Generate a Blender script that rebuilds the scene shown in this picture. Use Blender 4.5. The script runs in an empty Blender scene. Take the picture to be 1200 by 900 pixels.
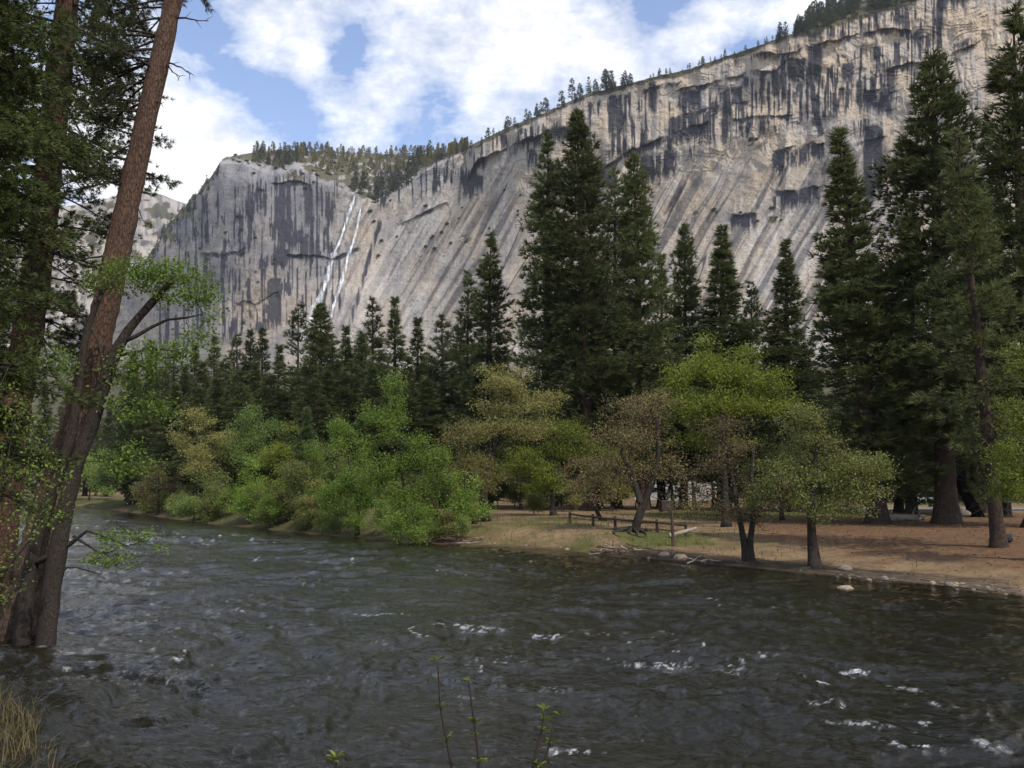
import bpy, math
import numpy as np
from mathutils import Vector, Matrix

# ------------------------------------------------------------------ camera, sky, sun, exposure
S = bpy.context.scene
C = S.collection
FPX, HOR, EYE = 1005.0, 570.0, 4.0          # focal length and horizon in photo pixels, eye height over the water
PITCH = math.atan((HOR - 450) / FPX)
cd = bpy.data.cameras.new('camera'); cam = bpy.data.objects.new('camera', cd); C.objects.link(cam)
cd.sensor_width = 36; cd.lens = 36 * FPX / 1200; cd.clip_start = 0.05; cd.clip_end = 20000
cam.location = (0, 0, EYE); cam.rotation_euler = (math.pi / 2 + PITCH, 0, 0)
S.camera = cam
S.view_settings.view_transform = 'Standard'; S.view_settings.look = 'None'
S.view_settings.exposure = 0.08; S.view_settings.gamma = 1.0; S.view_settings.use_curve_mapping = False
S.render.engine = 'CYCLES'
S.cycles.use_denoising = True
S.cycles.max_bounces = 6; S.cycles.diffuse_bounces = 2; S.cycles.glossy_bounces = 3
S.cycles.transmission_bounces = 3; S.cycles.transparent_max_bounces = 6
S.cycles.caustics_reflective = False; S.cycles.caustics_refractive = False

SUN_AZ, SUN_EL = math.radians(140), math.radians(50)     # azimuth clockwise from the view direction (+Y)
SUN_STRENGTH, SKY_STRENGTH = 3.9, 0.125
HAZE = 0.00005
sd = Vector((math.sin(SUN_AZ) * math.cos(SUN_EL), math.cos(SUN_AZ) * math.cos(SUN_EL), math.sin(SUN_EL)))
sl = bpy.data.lights.new('sun', 'SUN'); sl.energy = SUN_STRENGTH; sl.angle = math.radians(0.6); sl.color = (1, .93, .83)
so = bpy.data.objects.new('sun', sl); C.objects.link(so)
so.rotation_euler = (-sd).to_track_quat('-Z', 'Y').to_euler(); so.location = (60, -40, 80)


def ray(u, v):
    a = (np.asarray(u, float) - 600) / FPX; b = (450 - np.asarray(v, float)) / FPX
    return a, math.cos(PITCH) - b * math.sin(PITCH), math.sin(PITCH) + b * math.cos(PITCH)


def P(u, v, Y):
    a, dy, dz = ray(u, v); k = np.asarray(Y, float) / dy
    return np.stack(np.broadcast_arrays(a * k, np.asarray(Y, float) + 0 * k, EYE + dz * k), -1)


class NT:                                    # small node-tree helper
    def __init__(s, tree): s.t = tree; s.n = tree.nodes; s.l = tree.links
    def node(s, typ, **kw):
        n = s.n.new(typ)
        for k, v in kw.items():
            if k == 'ins':
                for kk, vv in v.items(): s.set(n, kk, vv)
            else: setattr(n, k, v)
        return n
    def set(s, n, k, v):
        if isinstance(v, bpy.types.NodeSocket): s.l.new(v, n.inputs[k])
        else: n.inputs[k].default_value = v
    def math(s, op, a, b=0.0, c=None, clamp=False):
        n = s.n.new('ShaderNodeMath'); n.operation = op; n.use_clamp = clamp
        s.set(n, 0, a); s.set(n, 1, b)
        if c is not None: s.set(n, 2, c)
        return n.outputs[0]
    def vmath(s, op, a, b=(0, 0, 0)):
        n = s.n.new('ShaderNodeVectorMath'); n.operation = op; s.set(n, 0, a); s.set(n, 1, b); return n
    def mix(s, f, a, b, typ='RGBA', blend='MIX'):
        n = s.n.new('ShaderNodeMix'); n.data_type = typ
        if typ == 'RGBA': n.blend_type = blend
        i = {'RGBA': (6, 7, 2), 'FLOAT': (2, 3, 0)}[typ]
        s.set(n, 0, f); s.set(n, i[0], a); s.set(n, i[1], b); return n.outputs[i[2]]
    def mapr(s, x, a, b, c=0.0, d=1.0, smooth=False):
        n = s.n.new('ShaderNodeMapRange'); n.clamp = True
        if smooth: n.interpolation_type = 'SMOOTHSTEP'
        s.set(n, 0, x); s.set(n, 1, a); s.set(n, 2, b); s.set(n, 3, c); s.set(n, 4, d); return n.outputs[0]
    def noise(s, vec, scale, detail=4.0, rough=0.55, dist=0.0):
        n = s.n.new('ShaderNodeTexNoise'); s.set(n, 'Vector', vec); n.inputs['Scale'].default_value = scale
        n.inputs['Detail'].default_value = detail; n.inputs['Roughness'].default_value = rough
        n.inputs['Distortion'].default_value = dist; return n.outputs['Fac']
    def mapping(s, vec, scale=(1, 1, 1), rot=(0, 0, 0)):
        n = s.n.new('ShaderNodeMapping'); s.set(n, 'Vector', vec); n.inputs['Scale'].default_value = scale
        n.inputs['Rotation'].default_value = rot; return n.outputs[0]
    def attr(s, name):
        n = s.n.new('ShaderNodeAttribute'); n.attribute_name = name; return n.outputs['Fac']


W = bpy.data.worlds.new('World'); S.world = W; W.use_nodes = True
W.node_tree.nodes.clear(); w = NT(W.node_tree)
sky = w.node('ShaderNodeTexSky', sky_type='NISHITA', sun_disc=False, sun_elevation=SUN_EL, sun_rotation=SUN_AZ, altitude=1200, air_density=1.0, dust_density=1.6, ozone_density=1.2)
tc = w.node('ShaderNodeTexCoord'); dirv = w.vmath('NORMALIZE', tc.outputs['Generated']).outputs[0]
sep = w.node('ShaderNodeSeparateXYZ', ins={0: dirv})
den = w.math('ADD', w.math('MAXIMUM', sep.outputs[2], 0.0), 0.45)
comb = w.node('ShaderNodeCombineXYZ', ins={0: w.math('DIVIDE', sep.outputs[0], den), 1: w.math('DIVIDE', sep.outputs[1], den), 2: 0.35})
n1 = w.noise(comb.outputs[0], 4.0, 9, 0.6, 0.12)
n2 = w.noise(comb.outputs[0], 12.0, 7, 0.62, 0.15)
n3 = w.noise(w.mapping(comb.outputs[0], (1, 1.6, 1), (0, 0, .6)), 34.0, 6, 0.65, 0.2)
cov = w.math('ADD', w.math('ADD', w.math('MULTIPLY', n1, 0.62), w.math('MULTIPLY', n2, 0.50)), w.math('MULTIPLY', n3, .22))
# where the cloud banks and the blue gaps lie over this valley: (photo u, v, radius in px, gain)
for (u, v, r, g) in [(330, 10, 95, .14), (225, 170, 125, .26), (170, 230, 110, .24), (60, 120, 150, .2), (520, 60, 100, .12), (440, 120, 55, .12), (610, 45, 100, .11), (720, 60, 75, .14),
                     (810, 40, 55, .15), (870, 8, 45, .14), (570, 125, 60, .06), (362, 72, 26, .14), (935, 15, 22, .16), (300, 120, 60, -.12), (250, 55, 60, -.2), (225, 20, 40, -.1),
                     (410, 60, 55, -.2), (330, 130, 55, -.10), (525, 112, 40, -.16), (590, 95, 30, -.08), (650, 10, 40, -.07), (560, 10, 30, -.06), (770, 15, 55, -.18), (880, 62, 50, -.2), (560, 150, 60, -.06), (470, 20, 30, -.06), (690, 105, 30, -.06)]:
    a, dy, dz = ray(u, v); d = Vector((float(a), float(dy), float(dz))).normalized()
    dist = w.vmath('DISTANCE', dirv, tuple(d)).outputs['Value']
    cov = w.math('ADD', cov, w.mapr(dist, 0.0, r / FPX * 1.1, g, 0.0, True))
cm = w.mapr(cov, 0.60, 0.90, 0.0, 1.0)
cm = w.math('POWER', cm, .75)
cloudc = w.mix(w.mapr(n2, .3, .7), (7.2, 7.3, 7.6, 1), (11.0, 10.9, 10.8, 1))
skyc = w.mix(1.0, sky.outputs[0], (2.25, 2.05, 2.0, 1), blend='MULTIPLY')
hz = w.mix(w.math('MULTIPLY', cm, 0.96), skyc, cloudc)
bg = w.node('ShaderNodeBackground', ins={'Color': hz, 'Strength': SKY_STRENGTH})
wo = w.node('ShaderNodeOutputWorld'); w.l.new(bg.outputs[0], wo.inputs[0])


# ------------------------------------------------------------------ numeric helpers
def _hash(ix, iy, seed):
    h = (ix.astype(np.int64) * 374761393 + iy.astype(np.int64) * 668265263 + seed * 974634533) & 0xffffffff
    h = ((h ^ (h >> 13)) * 1274126177) & 0xffffffff
    h = ((h ^ (h >> 16)) * 2246822519) & 0xffffffff
    return ((h ^ (h >> 15)) & 0xffffff) / float(0x7fffff) - 1.0


def vn(x, y, seed=0):
    x = np.asarray(x, float); y = np.asarray(y, float)
    x, y = np.broadcast_arrays(x, y)
    ix = np.floor(x); iy = np.floor(y); fx = x - ix; fy = y - iy
    fx = fx * fx * fx * (fx * (fx * 6 - 15) + 10); fy = fy * fy * fy * (fy * (fy * 6 - 15) + 10)
    a = _hash(ix, iy, seed); b = _hash(ix + 1, iy, seed); c = _hash(ix, iy + 1, seed); d = _hash(ix + 1, iy + 1, seed)
    return (a * (1 - fx) + b * fx) * (1 - fy) + (c * (1 - fx) + d * fx) * fy


def fbm(x, y, o=4, seed=0, gain=.5):
    s = 0; a = 1; n = 0
    for k in range(o):
        s = s + a * vn(np.asarray(x) * 2 ** k + 17.3 * k, np.asarray(y) * 2 ** k - 9.1 * k, seed + k); n += a; a *= gain
    return s / n


def sst(a, b, x):
    t = np.clip((x - a) / (b - a), 0, 1); return t * t * (3 - 2 * t)


def unit(v):
    return v / np.maximum(np.linalg.norm(v, axis=-1, keepdims=True), 1e-9)


class MB:                                   # vertex / face accumulator -> one mesh object
    def __init__(s): s.V = []; s.F = {3: [], 4: []}; s.n = 0; s.A = []; s.big = []
    def add(s, V, F, tint=None):
        V = np.asarray(V, float).reshape(-1, 3); F = np.asarray(F, np.int64)
        s.V.append(V); s.F[F.shape[1]].append(F + s.n); s.n += len(V)
        s.A.append(np.zeros(len(V)) if tint is None else np.broadcast_to(tint, (len(V),)))
    def ngon(s, idx): s.big.append(list(idx))
    def tube(s, pts, rad, sides=8, cap=True, rough=0, rng=None):
        pts = np.asarray(pts, float); n = len(pts); rad = np.broadcast_to(np.asarray(rad, float), (n,))
        t = np.gradient(pts, axis=0); t = unit(t)
        ref = np.array([0, 0, 1.]) if abs(t[0, 2]) < .9 else np.array([1., 0, 0])
        x = unit(np.cross(t, ref)); y = np.cross(t, x)
        th = np.arange(sides) / sides * 2 * math.pi
        r = rad[:, None] * np.ones(sides)[None]
        if rough and rng is not None: r = r * (1 + rough * rng.normal(size=r.shape))
        V = pts[:, None] + r[..., None] * (np.cos(th)[None, :, None] * x[:, None] + np.sin(th)[None, :, None] * y[:, None])
        i = np.arange(n - 1)[:, None] * sides; j = np.arange(sides)[None]; k = (j + 1) % sides
        Fq = np.stack([i + j, i + k, i + sides + k, i + sides + j], -1).reshape(-1, 4)
        base = s.n; s.add(V, Fq)
        if cap:
            s.add(np.array([pts[0], pts[-1]]), np.zeros((0, 3), int))
            c0, c1 = s.n - 2, s.n - 1; jj = np.arange(sides); kk = (jj + 1) % sides
            s.F[3].append(np.stack([np.full(sides, c0), base + kk, base + jj], -1))
            o = base + (n - 1) * sides; s.F[3].append(np.stack([np.full(sides, c1), o + jj, o + kk], -1))
    def box(s, c, size, rz=0.0, tilt=None, bevel=0):
        c = np.asarray(c, float); h = np.asarray(size, float) / 2
        V = np.array([[x, y, z] for x in (-1, 1) for y in (-1, 1) for z in (-1, 1)], float) * h
        if tilt is not None: V = V @ np.array(tilt.to_3x3()).T
        ca, sa = math.cos(rz), math.sin(rz); V = V @ np.array([[ca, sa, 0], [-sa, ca, 0], [0, 0, 1]]) + c
        s.add(V, [[0, 1, 3, 2], [4, 6, 7, 5], [0, 4, 5, 1], [2, 3, 7, 6], [0, 2, 6, 4], [1, 5, 7, 3]])
    def build(s, name, mat, parent=None, smooth=False, attr=None, link=True, origin=None, bevel=0):
        V = np.concatenate(s.V); A = np.concatenate(s.A)
        if origin is not None: V = V - np.asarray(origin)
        q = np.concatenate(s.F[4]) if s.F[4] else np.zeros((0, 4), int); t = np.concatenate(s.F[3]) if s.F[3] else np.zeros((0, 3), int)
        me = bpy.data.meshes.new(name); me.vertices.add(len(V)); me.vertices.foreach_set('co', V.ravel().astype(np.float32))
        nl = q.size + t.size; me.loops.add(nl); me.loops.foreach_set('vertex_index', np.concatenate([q.ravel(), t.ravel()]).astype(np.int32))
        me.polygons.add(len(q) + len(t))
        me.polygons.foreach_set('loop_start', np.concatenate([np.arange(len(q)) * 4, q.size + np.arange(len(t)) * 3]).astype(np.int32))
        me.polygons.foreach_set('use_smooth', np.full(len(q) + len(t), smooth))
        if attr:
            at = me.attributes.new(attr, 'FLOAT', 'POINT'); at.data.foreach_set('value', A.astype(np.float32))
        me.update(calc_edges=True); me.validate()
        me.materials.append(mat)
        o = bpy.data.objects.new(name, me)
        if link: C.objects.link(o)
        if origin is not None: o.location = tuple(origin)
        if parent: o.parent = parent
        if bevel:
            b = o.modifiers.new('bevel', 'BEVEL'); b.width = bevel; b.segments = 2; b.limit_method = 'ANGLE'
        return o


def grid_mesh(name, V, mat, attrs=None, smooth=True):      # V: (rows, cols, 3)
    n, m = V.shape[:2]; i = np.arange(n - 1)[:, None] * m; j = np.arange(m - 1)[None]
    b = MB(); b.add(V.reshape(-1, 3), np.stack([i + j, i + j + 1, i + m + j + 1, i + m + j], -1).reshape(-1, 4))
    o = b.build(name, mat, smooth=smooth)
    for k, a in (attrs or {}).items():
        at = o.data.attributes.new(k, 'FLOAT', 'POINT'); at.data.foreach_set('value', a.ravel().astype(np.float32))
    return o


def tag(o, label=None, cat=None, group=None, kind=None):
    if label: o['label'] = label
    if cat: o['category'] = cat
    if group: o['group'] = group
    if kind: o['kind'] = kind
    return o


def thing(name, label, cat, loc=(0, 0, 0), rz=0, group=None):
    o = bpy.data.objects.new(name, None); C.objects.link(o); o.empty_display_size = .3
    o.location = tuple(float(a) for a in loc); o.rotation_euler = (0, 0, rz); return tag(o, label, cat, group)


def dup(root, label=None, group=None):
    r = root.copy(); C.objects.link(r)
    for ch in root.children:
        c = ch.copy(); C.objects.link(c); c.parent = r
        for g in ch.children:
            d = g.copy(); C.objects.link(d); d.parent = c
    if label: r['label'] = label
    if group: r['group'] = group
    return r


# ------------------------------------------------------------------ materials
def pmat(name, color, rough=.8, spec=.3, bump=None, metallic=0, var=None, vscale=3.0):
    m = bpy.data.materials.new(name); m.use_nodes = True; t = NT(m.node_tree); b = t.n['Principled BSDF']
    b.inputs['Roughness'].default_value = rough; b.inputs['Specular IOR Level'].default_value = spec; b.inputs['Metallic'].default_value = metallic
    tcn = t.node('ShaderNodeTexCoord').outputs['Object']
    col = (*color, 1)
    n = t.noise(tcn, vscale, 5, .6)
    c2 = (*(var if var else [c * .72 for c in color]), 1)
    t.set(b, 'Base Color', t.mix(t.mapr(n, .35, .65), col, c2))
    if bump:
        bn = t.node('ShaderNodeBump', ins={'Strength': bump, 'Height': t.noise(tcn, vscale * 6, 4)}); bn.inputs['Distance'].default_value = .02
        t.l.new(bn.outputs[0], b.inputs['Normal'])
    return m


def leafmat(name, c1, c2, c3=None, trans=.35, clump=.35, rough=.6):
    """leaf colour varies from leaf to leaf (tint) and from bough to bough (object-space noise)"""
    m = bpy.data.materials.new(name); m.use_nodes = True; t = NT(m.node_tree); t.n.clear()
    tcn = t.node('ShaderNodeTexCoord').outputs['Object']; oi = t.node('ShaderNodeObjectInfo').outputs['Random']
    nz = t.noise(tcn, clump, 3, .6)
    f = t.math('ADD', t.math('MULTIPLY', t.attr('tint'), .55), t.mapr(nz, .3, .7, 0, .45), clamp=True)
    col = t.mix(f, (*c1, 1), (*c2, 1))
    if c3: col = t.mix(t.mapr(t.noise(tcn, clump * 1.9, 2, .5), .5, .68), col, (*c3, 1))
    hs = t.node('ShaderNodeHueSaturation', ins={'Color': col, 'Value': t.mapr(oi, 0, 1, .72, 1.3), 'Hue': t.mapr(t.math('FRACT', t.math('MULTIPLY', oi, 7.3)), 0, 1, .493, .512)})
    d = t.node('ShaderNodeBsdfPrincipled', ins={'Base Color': hs.outputs[0], 'Roughness': rough, 'Specular IOR Level': .25})
    tr = t.node('ShaderNodeBsdfTranslucent', ins={'Color': hs.outputs[0]})
    mx = t.node('ShaderNodeMixShader', ins={0: trans, 1: d.outputs[0], 2: tr.outputs[0]})
    o = t.node('ShaderNodeOutputMaterial'); t.l.new(mx.outputs[0], o.inputs[0]); return m


def barkmat(name, c1, c2, c3, scale=1.0, stretch=.28, bump=.8, plate=1.0, low=None):
    """furrowed bark: ragged plates split by upright cracks; low = greyer colour near the foot"""
    m = bpy.data.materials.new(name); m.use_nodes = True; t = NT(m.node_tree); b = t.n['Principled BSDF']
    b.inputs['Roughness'].default_value = .92; b.inputs['Specular IOR Level'].default_value = .12
    tcn = t.node('ShaderNodeTexCoord').outputs['Object']
    mp = t.mapping(tcn, (scale, scale, scale * stretch))
    sc = t.vmath('SCALE', t.node('ShaderNodeTexNoise', ins={'Vector': mp, 'Scale': 9.0, 'Detail': 5.0, 'Roughness': .7}).outputs['Color']); sc.inputs['Scale'].default_value = .16
    vo = t.node('ShaderNodeTexVoronoi', feature='DISTANCE_TO_EDGE', ins={'Scale': 11.0, 'Vector': t.vmath('ADD', mp, sc.outputs[0]).outputs[0]})
    n1 = t.noise(mp, 5.0, 7, .7); n2 = t.noise(tcn, scale * .5, 4); n3 = t.noise(t.mapping(tcn, (scale, scale, scale * .5)), 40.0, 4, .7)
    rag = t.math('ADD', vo.outputs['Distance'], t.math('MULTIPLY', t.math('SUBTRACT', n1, .5), .22))
    crack = t.mapr(rag, -.02, .13, 0, 1, True)
    base = t.mix(t.mapr(n1, .32, .68), (*c1, 1), (*c2, 1)); base = t.mix(t.mapr(n2, .42, .62, 0, .7), base, (*c2, 1))
    base = t.mix(t.mapr(n3, .4, .7, 0, .55), base, (*[q * .55 for q in c2], 1))
    if low: base = t.mix(t.mapr(t.node('ShaderNodeSeparateXYZ', ins={0: tcn}).outputs[2], 2.5, 8.0, .85, 0), base, (*low, 1))
    t.set(b, 'Base Color', t.mix(t.math('MULTIPLY', t.math('SUBTRACT', 1.0, crack), .72 * plate), base, (*c3, 1)))
    h = t.math('ADD', t.math('MULTIPLY', crack, .6), t.math('ADD', t.math('MULTIPLY', n1, .6), t.math('MULTIPLY', n3, .25)))
    bn = t.node('ShaderNodeBump', ins={'Strength': bump, 'Height': h}); bn.inputs['Distance'].default_value = .06
    t.l.new(bn.outputs[0], b.inputs['Normal']); return m


BARK_PINE = barkmat('orange_pine_bark', (.145, .088, .060), (.105, .068, .048), (.042, .029, .023), 1.5, .3, .8, .9, (.105, .075, .055))
BARK_DIM = barkmat('dull_red_bark', (.125, .07, .045), (.085, .05, .036), (.03, .021, .016), 1.5, .3)
BARK_BROWN = barkmat('brown_bark', (.09, .062, .045), (.06, .043, .033), (.02, .016, .013), 1.1, .22)
BARK_GREY = barkmat('grey_brown_bark', (.07, .058, .046), (.048, .04, .033), (.018, .015, .012), 1.6, .35)
BARK_ALDER = barkmat('alder_bark', (.075, .06, .047), (.045, .038, .032), (.022, .018, .015), 1.8, .5, .6)
NEEDLE = leafmat('conifer_needles', (.048, .066, .022), (.115, .135, .045), (.085, .088, .030), .3, .25)
NEEDLE_B = leafmat('young_conifer_needles', (.055, .085, .028), (.12, .155, .05), None, .3, .3)
NEEDLE_FAR = leafmat('far_conifer_needles', (.045, .058, .030), (.095, .10, .045), None, .2, .03)
NEEDLE_SUNLIT = leafmat('sunlit_far_needles', (.20, .185, .065), (.33, .275, .11), None, .15, .03)  # far needles again, brightened to carry the bench's sunlight in their colour
NEAR_NEEDLE = leafmat('near_pine_needles', (.036, .048, .018), (.090, .105, .038), None, .3, .5)
FIR_NEEDLE = leafmat('near_fir_needles', (.038, .055, .016), (.105, .125, .034), (.08, .085, .026), .3, .5)
L_BRIGHT = leafmat('bright_green_leaves', (.075, .13, .022), (.16, .22, .035), None, .45, .5)
L_LIME = leafmat('lime_oak_leaves', (.11, .15, .02), (.235, .265, .04), None, .45, .5)
L_COTTON = leafmat('cottonwood_leaves', (.13, .20, .03), (.25, .34, .06), None, .45, .5)
L_WILLOW = leafmat('willow_leaves', (.125, .18, .042), (.24, .295, .075), None, .4, .5)
L_OLIVE = leafmat('olive_oak_leaves', (.095, .115, .03), (.22, .235, .062), (.165, .145, .06), .4, .5)
L_GOLD = leafmat('golden_oak_leaves', (.15, .15, .042), (.29, .265, .088), None, .4, .5)
L_RUST = leafmat('rust_oak_leaves', (.12, .09, .042), (.205, .15, .07), (.13, .135, .045), .35, .6)
L_ALDER = leafmat('alder_leaves', (.07, .105, .018), (.165, .22, .042), None, .45, .9)


# ------------------------------------------------------------------ the ground and the river bed
def z0(u, v):
    a, dy, dz = ray(u, v); k = -EYE / dz; return np.array([float(a * k), float(dy * k)])


FAR_SHORE = np.array([z0(1800, 800), z0(1400, 738), z0(1200, 698), z0(1080, 685), z0(960, 674), z0(870, 663), z0(800, 658), z0(715, 652), z0(640, 643), z0(560, 640), z0(500, 637),
                      z0(440, 631), z0(340, 623), z0(250, 614), z0(190, 606), z0(150, 600), z0(118, 595), z0(90, 592.5), (-150, 215), (-320, 240), (-1500, 300)])
NEAR_SHORE = np.array([(-1500, 200), (-250, 160), (-90, 110), (-48, 60), (-30, 38), (-19.5, 26), (-13.2, 19.0), (-10.0, 16.2), (-7.8, 13.9), (-6.5, 11.9), (-4.6, 9.4), (0, 8.7), (12, 8.3), (50, 6), (300, -30), (1500, -200)])


def sdist(pts, line):                        # > 0 on the land side (lines run so that land is on their right / left, fixed by sgn)
    best = np.full(len(pts), 1e18); sg = np.zeros(len(pts))
    for a, b in zip(line[:-1], line[1:]):
        ab = b - a; t = np.clip(((pts - a) @ ab) / (ab @ ab), 0, 1); q = a + t[:, None] * ab; e = pts - q; d = (e * e).sum(1)
        cr = ab[0] * (pts[:, 1] - a[1]) - ab[1] * (pts[:, 0] - a[0]); k = d < best - 1e-9
        best = np.where(k, d, best); sg = np.where(k, np.sign(cr), sg)
    return np.sqrt(best) * sg


def shore_d(x, y):
    p = np.stack([np.ravel(x), np.ravel(y)], -1).astype(float); sh = np.shape(x)
    return (-sdist(p, FAR_SHORE)).reshape(sh), (-sdist(p, NEAR_SHORE)).reshape(sh)


def hz_(x, y):
    x = np.asarray(x, float); y = np.asarray(y, float); df, dn = shore_d(x, y)
    df = df + .35 * fbm(x * .8, y * .8, 3, 5)
    bw = 3.0 + 10.0 * sst(4, 14, x)                               # gentle beach to the right, cut bank to the left
    zf = np.where(df > 0, .06 + 1.05 * sst(0, bw, df) + .35 * sst(bw * .6, bw * 2.5 + 8, df), .10 + .35 * np.maximum(df, -4))
    zf = zf + np.where(df > 0, .07 * fbm(x * .4, y * .4, 4, 6) * sst(0, 2, df), 0) + 3.0 * sst(140, 600, df)
    zn = np.where(dn > 0, .08 + 2.3 * sst(-1, 8, dn) - 2.3 * sst(-1, 8, 0), .08 + .3 * np.maximum(dn, -4.5))
    zn = zn + np.where(dn > 0, .08 * fbm(x * .7, y * .7, 4, 8), 0)
    return np.maximum(zf, zn)


def gz(x, y): return float(hz_(np.array([x]), np.array([y]))[0])


def ground(u, v):                            # where the line of sight through a photo pixel meets the ground
    a, dy, dz = [float(q) for q in ray(u, v)]; k = np.arange(5, 400, .05); x = a * k; y = dy * k; z = EYE + dz * k
    h = np.maximum(hz_(x, y), 0.0); i = np.argmax(z <= h)
    return np.array([x[i], y[i], h[i]])


def spaced(lo, hi, dense_lo, dense_hi, step, grow):
    mid = list(np.arange(dense_lo, dense_hi + 1e-6, step)); s = step; a = dense_lo; L = []
    while a > lo: s *= grow; a -= s; L.append(a)
    s = step; b = dense_hi; R_ = []
    while b < hi: s *= grow; b += s; R_.append(b)
    return np.array(L[::-1] + mid + R_)


gx = spaced(-2600, 2600, -34, 44, .4, 1.12); gy = spaced(-300, 2800, -4, 90, .4, 1.09)
X, Y_ = np.meshgrid(gx, gy); Z = hz_(X, Y_)
DF, DN = shore_d(X, Y_)
grassm = np.zeros_like(X)
for (u, v, r, g) in [(775, 628, 4, .75), (795, 632, 3, .8), (760, 636, 3, .55), (820, 604, 9, .7), (900, 600, 12, .8), (1000, 600, 12, .6), (640, 612, 7, .6), (690, 640, 6, .5), (1090, 590, 14, .9), (1180, 585, 16, .7), (880, 640, 4, .35), (560, 625, 8, .4), (960, 605, 6, .5), (850, 632, 4, .35)]:
    q = ground(u, v); grassm = np.maximum(grassm, g * np.exp(-((X - q[0]) ** 2 + (Y_ - q[1]) ** 2) / (r * r)))
grassm = np.clip(grassm * (1 + .9 * fbm(X * .5, Y_ * .5, 3, 44)), 0, 1)
grassm = np.maximum(grassm, sst(105, 115, DF) * .5); grassm = np.maximum(grassm, .75 * (1 - sst(-9, -3, X)) * sst(-.3, .3, DF) * (1 - sst(10, 22, DF)))
pink = sst(14, 18, X) * sst(4, 8, DF) * (1 - sst(45, 60, DF))           # reddish pine-needle litter under the tall pines
wet = np.maximum((DF > -4) * (1 - sst(1.5, 5, DF)) * (1 - sst(-14, -2, X)) * .7, np.maximum((1 - sst(0.0, .45, DF + .3 * fbm(X, Y_, 2, 3))) * (DF > -3), (1 - sst(0, .6, DN)) * (DN > -3)))


def ground_mat():
    m = bpy.data.materials.new('bank_soil'); m.use_nodes = True; t = NT(m.node_tree); b = t.n['Principled BSDF']
    b.inputs['Roughness'].default_value = .95; b.inputs['Specular IOR Level'].default_value = .1
    tcn = t.node('ShaderNodeTexCoord').outputs['Object']
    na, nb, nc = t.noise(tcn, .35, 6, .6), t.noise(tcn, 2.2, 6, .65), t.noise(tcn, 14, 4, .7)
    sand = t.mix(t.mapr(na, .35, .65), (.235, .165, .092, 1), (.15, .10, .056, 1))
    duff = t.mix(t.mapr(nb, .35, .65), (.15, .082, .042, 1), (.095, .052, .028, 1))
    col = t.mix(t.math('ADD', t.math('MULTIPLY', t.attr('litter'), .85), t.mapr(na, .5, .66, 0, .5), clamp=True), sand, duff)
    col = t.mix(t.mapr(nb, .45, .72, 0, .7), col, (.075, .052, .034, 1))
    col = t.mix(t.mapr(nc, .58, .7, 0, .55), col, (.05, .035, .024, 1))
    col = t.mix(t.mapr(nc, .40, .28, 0, .4), col, (.25, .19, .125, 1))
    gr = t.mix(t.mapr(nb, .35, .65), (.055, .07, .018, 1), (.11, .10, .038, 1))
    col = t.mix(t.mapr(t.math('ADD', t.attr('grass_cover'), t.math('MULTIPLY', t.math('SUBTRACT', nb, .5), .8)), .25, .6), col, gr)
    col = t.mix(t.math('MULTIPLY', t.attr('wet'), .75), col, (.045, .034, .022, 1))
    t.set(b, 'Base Color', col)
    bn = t.node('ShaderNodeBump', ins={'Strength': .8, 'Height': t.math('ADD', nb, t.math('MULTIPLY', nc, .5))}); bn.inputs['Distance'].default_value = .08
    t.l.new(bn.outputs[0], b.inputs['Normal']); return m


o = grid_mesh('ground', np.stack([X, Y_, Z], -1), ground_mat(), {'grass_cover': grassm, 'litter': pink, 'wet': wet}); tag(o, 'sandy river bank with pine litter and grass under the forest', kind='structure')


# ------------------------------------------------------------------ the river
def flow(x, y):                              # along-stream / cross-stream coordinates following the bend
    a = math.radians(-38); return x * math.cos(a) + y * math.sin(a), -x * math.sin(a) + y * math.cos(a)


def waves(x, y):
    s, c = flow(x, y)
    wx = .8 * fbm(s * .25, c * .25, 3, 60); wy = .8 * fbm(s * .25 + 40, c * .25, 3, 61)
    big = fbm(s * .16 + wx, c * .22 + wy, 2, 62)
    mid = fbm(s * .55 + wx * 2, c * .42 + wy * 2, 3, 63)
    r1 = 1 - np.abs(fbm(s * .95 + wx * 3, c * .6 + wy * 3, 3, 64)) * 1.6
    sm = 1 - np.abs(fbm(s * 2.6 + wx * 4, c * 1.7 + wy * 4, 3, 65)) * 1.6
    fi = 1 - np.abs(fbm(s * 5 + wx * 4, c * 3.6 + wy * 4, 2, 66)) * 1.6
    calm = sst(-1, 9, -shore_d(x, y)[0]) * .8 + .2                  # the far edge runs slack
    rough = (.65 + .5 * fbm(x * .06, y * .06, 2, 67)) * calm
    h = rough * (.20 * big + .30 * mid + .15 * r1 + .085 * sm + .026 * fi)
    return h, r1, sm, rough


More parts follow.
